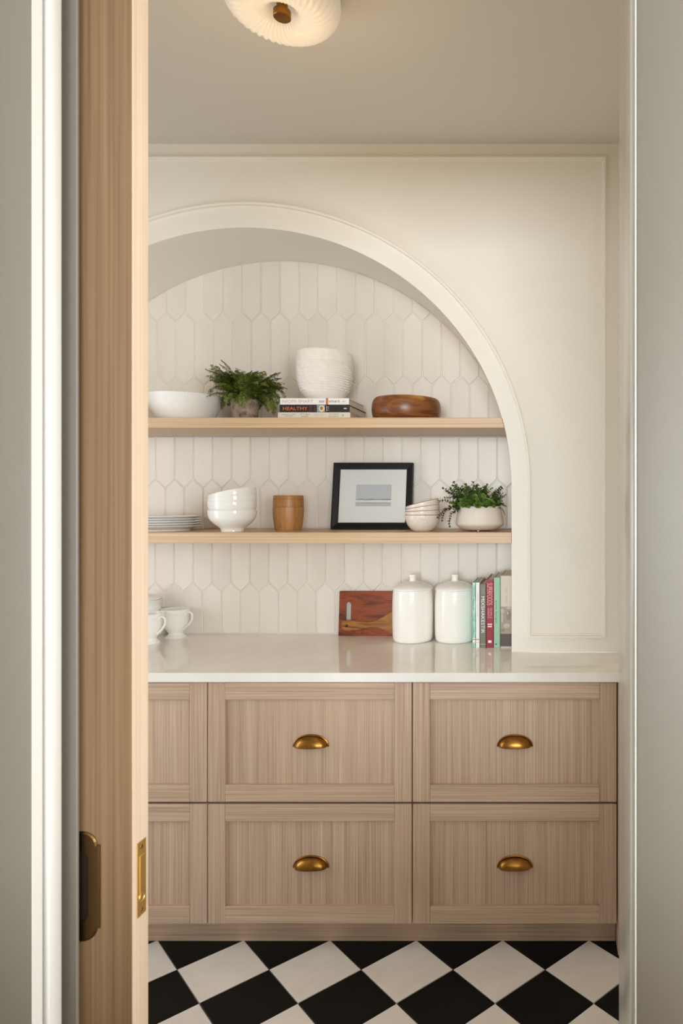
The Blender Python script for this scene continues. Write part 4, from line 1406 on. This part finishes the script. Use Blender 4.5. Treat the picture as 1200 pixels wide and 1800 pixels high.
# ------------------------------------------------------------------ counter: cups, lidded pot
def cup_meshes():
    H = [(0.0385, 0.0), (0.0375, 0.004), (0.029, 0.012), (0.0265, 0.018), (0.031, 0.026), (0.041, 0.042), (0.0465, 0.064), (0.049, 0.086), (0.0522, 0.106), (0.0548, 0.1145)]
    prof = [(0, 0.004), (0.034, 0.003), (0.0365, 0.0)] + [tuple(p) for p in bez(H, 5)] + [(0.0545, 0.1158), (0.0530, 0.1152), (0.0500, 0.105), (0.0465, 0.085), (0.0435, 0.063), (0.037, 0.043), (0.02, 0.032), (0, 0.03)]
    body = lathe_mesh('body', prof, 64, 50)
    hpts = bez([(0.0455, 0, 0.088), (0.055, 0, 0.101), (0.069, 0, 0.104), (0.080, 0, 0.094), (0.0785, 0, 0.076), (0.066, 0, 0.058), (0.052, 0, 0.046), (0.0405, 0, 0.037)], 5)
    handle = tube_mesh('handle', hpts, 0.0046, 0.0066, 10, 70, taper=lambda t: 1.1 - 0.25 * math.sin(math.pi * t))
    bm = bmesh.new()
    for i in range(56):
        a = 2 * math.pi * i / 56
        bmesh.ops.create_icosphere(bm, subdivisions=1, radius=0.0019, matrix=Matrix.Translation((0.0512 * math.cos(a), 0.0512 * math.sin(a), 0.0985)))
    bead = bpy.data.meshes.new('bead_band'); bm.to_mesh(bead); bm.free()
    for p in bead.polygons: p.use_smooth = True
    for me in (body, handle, bead): me.materials.append(M['cup_glaze'])
    return body, handle, bead
def cups():
    body, handle, bead = cup_meshes()
    z = CTOP + 0.0003
    for (px, d, rz, lab) in ((309.0, 2.766, -0.25, 'white footed cup with beaded rim at the back, its whole handle against the tiles'), (262.3, 2.658, -0.3, 'white footed cup in front, half hidden by the pocket door')):
        root = thing('footed_cup', lab, 'cup', (at(px, d), d, z), (0, 0, rz), 'white footed cups')
        link('body', body, None, root); link('handle', handle, None, root); link('bead_band', bead, None, root)
    d = 2.752
    root = thing('lidded_pot', 'white lidded sugar pot standing behind the front cup by the pocket door', 'sugar pot', (at(256.0, d), d, z))
    H = [(0.040, 0.0), (0.038, 0.005), (0.030, 0.014), (0.034, 0.026), (0.052, 0.055), (0.058, 0.085), (0.054, 0.118), (0.0525, 0.135), (0.0575, 0.148), (0.0605, 0.1525)]
    prof = [(0, 0.003), (0.038, 0.0)] + [tuple(p) for p in bez(H, 5)] + [(0.0605, 0.1545), (0.059, 0.155), (0.0555, 0.151), (0.050, 0.135), (0.053, 0.085), (0.03, 0.03), (0, 0.028)]
    link('body', lathe_mesh('body', prof, 64, 50), 'cup_glaze', root)
    lidp = [(0, 0.1535), (0.0515, 0.1535), (0.0535, 0.1555), (0.0525, 0.158), (0.046, 0.164), (0.03, 0.172), (0.012, 0.177), (0.007, 0.180), (0.0075, 0.186), (0.0125, 0.191), (0.0125, 0.196), (0.007, 0.200), (0, 0.2005)]
    link('lid', lathe_mesh('lid', lidp, 64, 60), 'cup_glaze', root)
cups()

# ------------------------------------------------------------------ cutting board, paddle, canisters
def rounded_slot(cx, z0, z1, hw, n=10):
    pts = []
    for i in range(n + 1):
        a = math.pi * i / n
        pts.append((cx + hw * math.cos(a), z1 - hw + hw * math.sin(a)))
    for i in range(n + 1):
        a = math.pi + math.pi * i / n
        pts.append((cx + hw * math.cos(a), z0 + hw + hw * math.sin(a)))
    return pts

def board_with_hole(name, outer, hole, t, mat, bev=0.0015):
    bm = bmesh.new()
    def ring(pts, y): return [bm.verts.new((x, y, z)) for x, z in pts]
    of, ofm, ob = ring(inset(outer, bev), 0), ring(outer, bev), ring(outer, t)
    hf, hb = ring(hole, 0), ring(hole, t)
    def strip(a, b):
        n = len(a)
        for i in range(n): bm.faces.new([a[i], a[(i + 1) % n], b[(i + 1) % n], b[i]])
    strip(of, ofm); strip(ofm, ob); strip(hf, hb)
    def cap(o, h):
        es = [bm.edges.get((o[i], o[(i + 1) % len(o)])) for i in range(len(o))] + [bm.edges.get((h[i], h[(i + 1) % len(h)])) for i in range(len(h))]
        bmesh.ops.triangle_fill(bm, use_beauty=True, edges=es)
    cap(of, hf); cap(ob, hb)
    bmesh.ops.recalc_face_normals(bm, faces=bm.faces)
    me = bpy.data.meshes.new(name); bm.to_mesh(me); bm.free()
    return me

def boards():
    yb, yt = 2.797, 2.8125
    H = 0.1815; W = 0.31
    lean = math.asin((yt - yb) / H)
    x0 = at(594.3, yb)
    s = yb / F
    hole = rounded_slot(0.0425 - W / 2 - 0.0045, H - 0.135, H - 0.0445, 0.0115)
    outer = [(-W / 2, 0), (W / 2, 0), (W / 2, H), (-W / 2, H)]
    me = board_with_hole('cutting_board', outer, hole, 0.016, 'walnut_board')
    o = link('cutting_board', me, 'walnut_board', None, (x0 + W / 2, yb, CTOP + 0.0003), (-lean, 0, 0))
    tag(o, 'dark red brown wooden cutting board with a slot handle leaning on the tiles', 'cutting board')
    # paddle: handle to the left, blade widening behind the canister
    yp = 2.7855
    s = yp / F
    def q(cx, cy):                      # crop pixel -> local metres from (x of handle end, counter)
        px = 585 + cx * 115 / 1200; py = 1030 + cy * 115 / 1200
        return ((px - 599) * s, EYE - (py - VY) * s - CTOP)
    top = [(145, 735), (150, 690), (180, 652), (250, 640), (340, 642), (440, 655), (560, 665), (680, 660), (800, 625), (920, 565), (1020, 505), (1100, 468), (1250, 430), (1420, 425), (1520, 450), (1560, 520)]
    bot = [(1570, 640), (1560, 800), (1500, 900), (1400, 925), (1250, 915), (1090, 880), (980, 840), (880, 795), (800, 768), (720, 760), (620, 775), (500, 805), (380, 828), (280, 835), (210, 820), (165, 790)]
    outer = [q(*p) for p in bez([(a, b, 0) for a, b in top + bot + [top[0]]], 3)[:-1] for p in [(p[0], p[1])]]
    zmin = min(z for x, z in outer)
    outer = [(x, z - zmin) for x, z in outer]
    hc = q(250, 738)
    hole = [(hc[0] + 0.0052 * math.cos(2 * math.pi * i / 12), hc[1] - zmin + 0.0056 * math.sin(2 * math.pi * i / 12)) for i in range(12)]
    me = board_with_hole('serving_paddle', outer[::-1], hole, 0.011, 'paddle_wood', bev=0.002)
    o = link('serving_paddle', me, 'paddle_wood', None, (at(599, yp), yp, CTOP + 0.0003), (-lean, 0, 0))
    tag(o, 'light brown wooden serving paddle with a holed handle in front of the dark cutting board', 'serving paddle')
boards()

def canisters():
    H = [(0.066, 0.0), (0.0735, 0.004), (0.0775, 0.014), (0.0792, 0.04), (0.0800, 0.09), (0.0800, 0.14), (0.0785, 0.182), (0.0765, 0.198), (0.075, 0.2025)]
    def rad(r, z, a): return r + (0.00035 * math.sin(z * 520) if 0.02 < z < 0.19 and r > 0.07 else 0)
    prof = [(0, 0.001)] + [tuple(p) for p in bez(H, 8)] + [(0.070, 0.2025), (0.070, 0.15), (0.068, 0.01), (0, 0.008)]
    body = lathe_mesh('body', prof, 80, 50, rad=rad)
    lid = [(0, 0.2035), (0.0785, 0.2035), (0.0795, 0.2055), (0.0785, 0.2085), (0.070, 0.2165), (0.050, 0.2275), (0.030, 0.2335), (0.016, 0.2355), (0, 0.2358)]
    lidm = lathe_mesh('lid', lid, 80, 50)
    knob = lathe_mesh('knob', [(0, 0.233), (0.0155, 0.2345), (0.0128, 0.240), (0.0122, 0.247), (0.0148, 0.257), (0.0155, 0.2605), (0.0145, 0.2622), (0, 0.2625)], 40, 60)
    for me in (body, lidm, knob): me.materials.append(M['canister_glaze'])
    d = 2.702
    for px, lab in ((725.5, 'white ceramic lidded canister in front of the cutting board'), (799.6, 'white ceramic lidded canister next to the upright cookbooks')):
        root = thing('canister', lab, 'canister', (at(px, d), d, CTOP + 0.0003), group='white ceramic canisters')
        link('body', body, None, root)
        l = link('lid', lidm, None, root)
        link('knob', knob, None, l)
canisters()
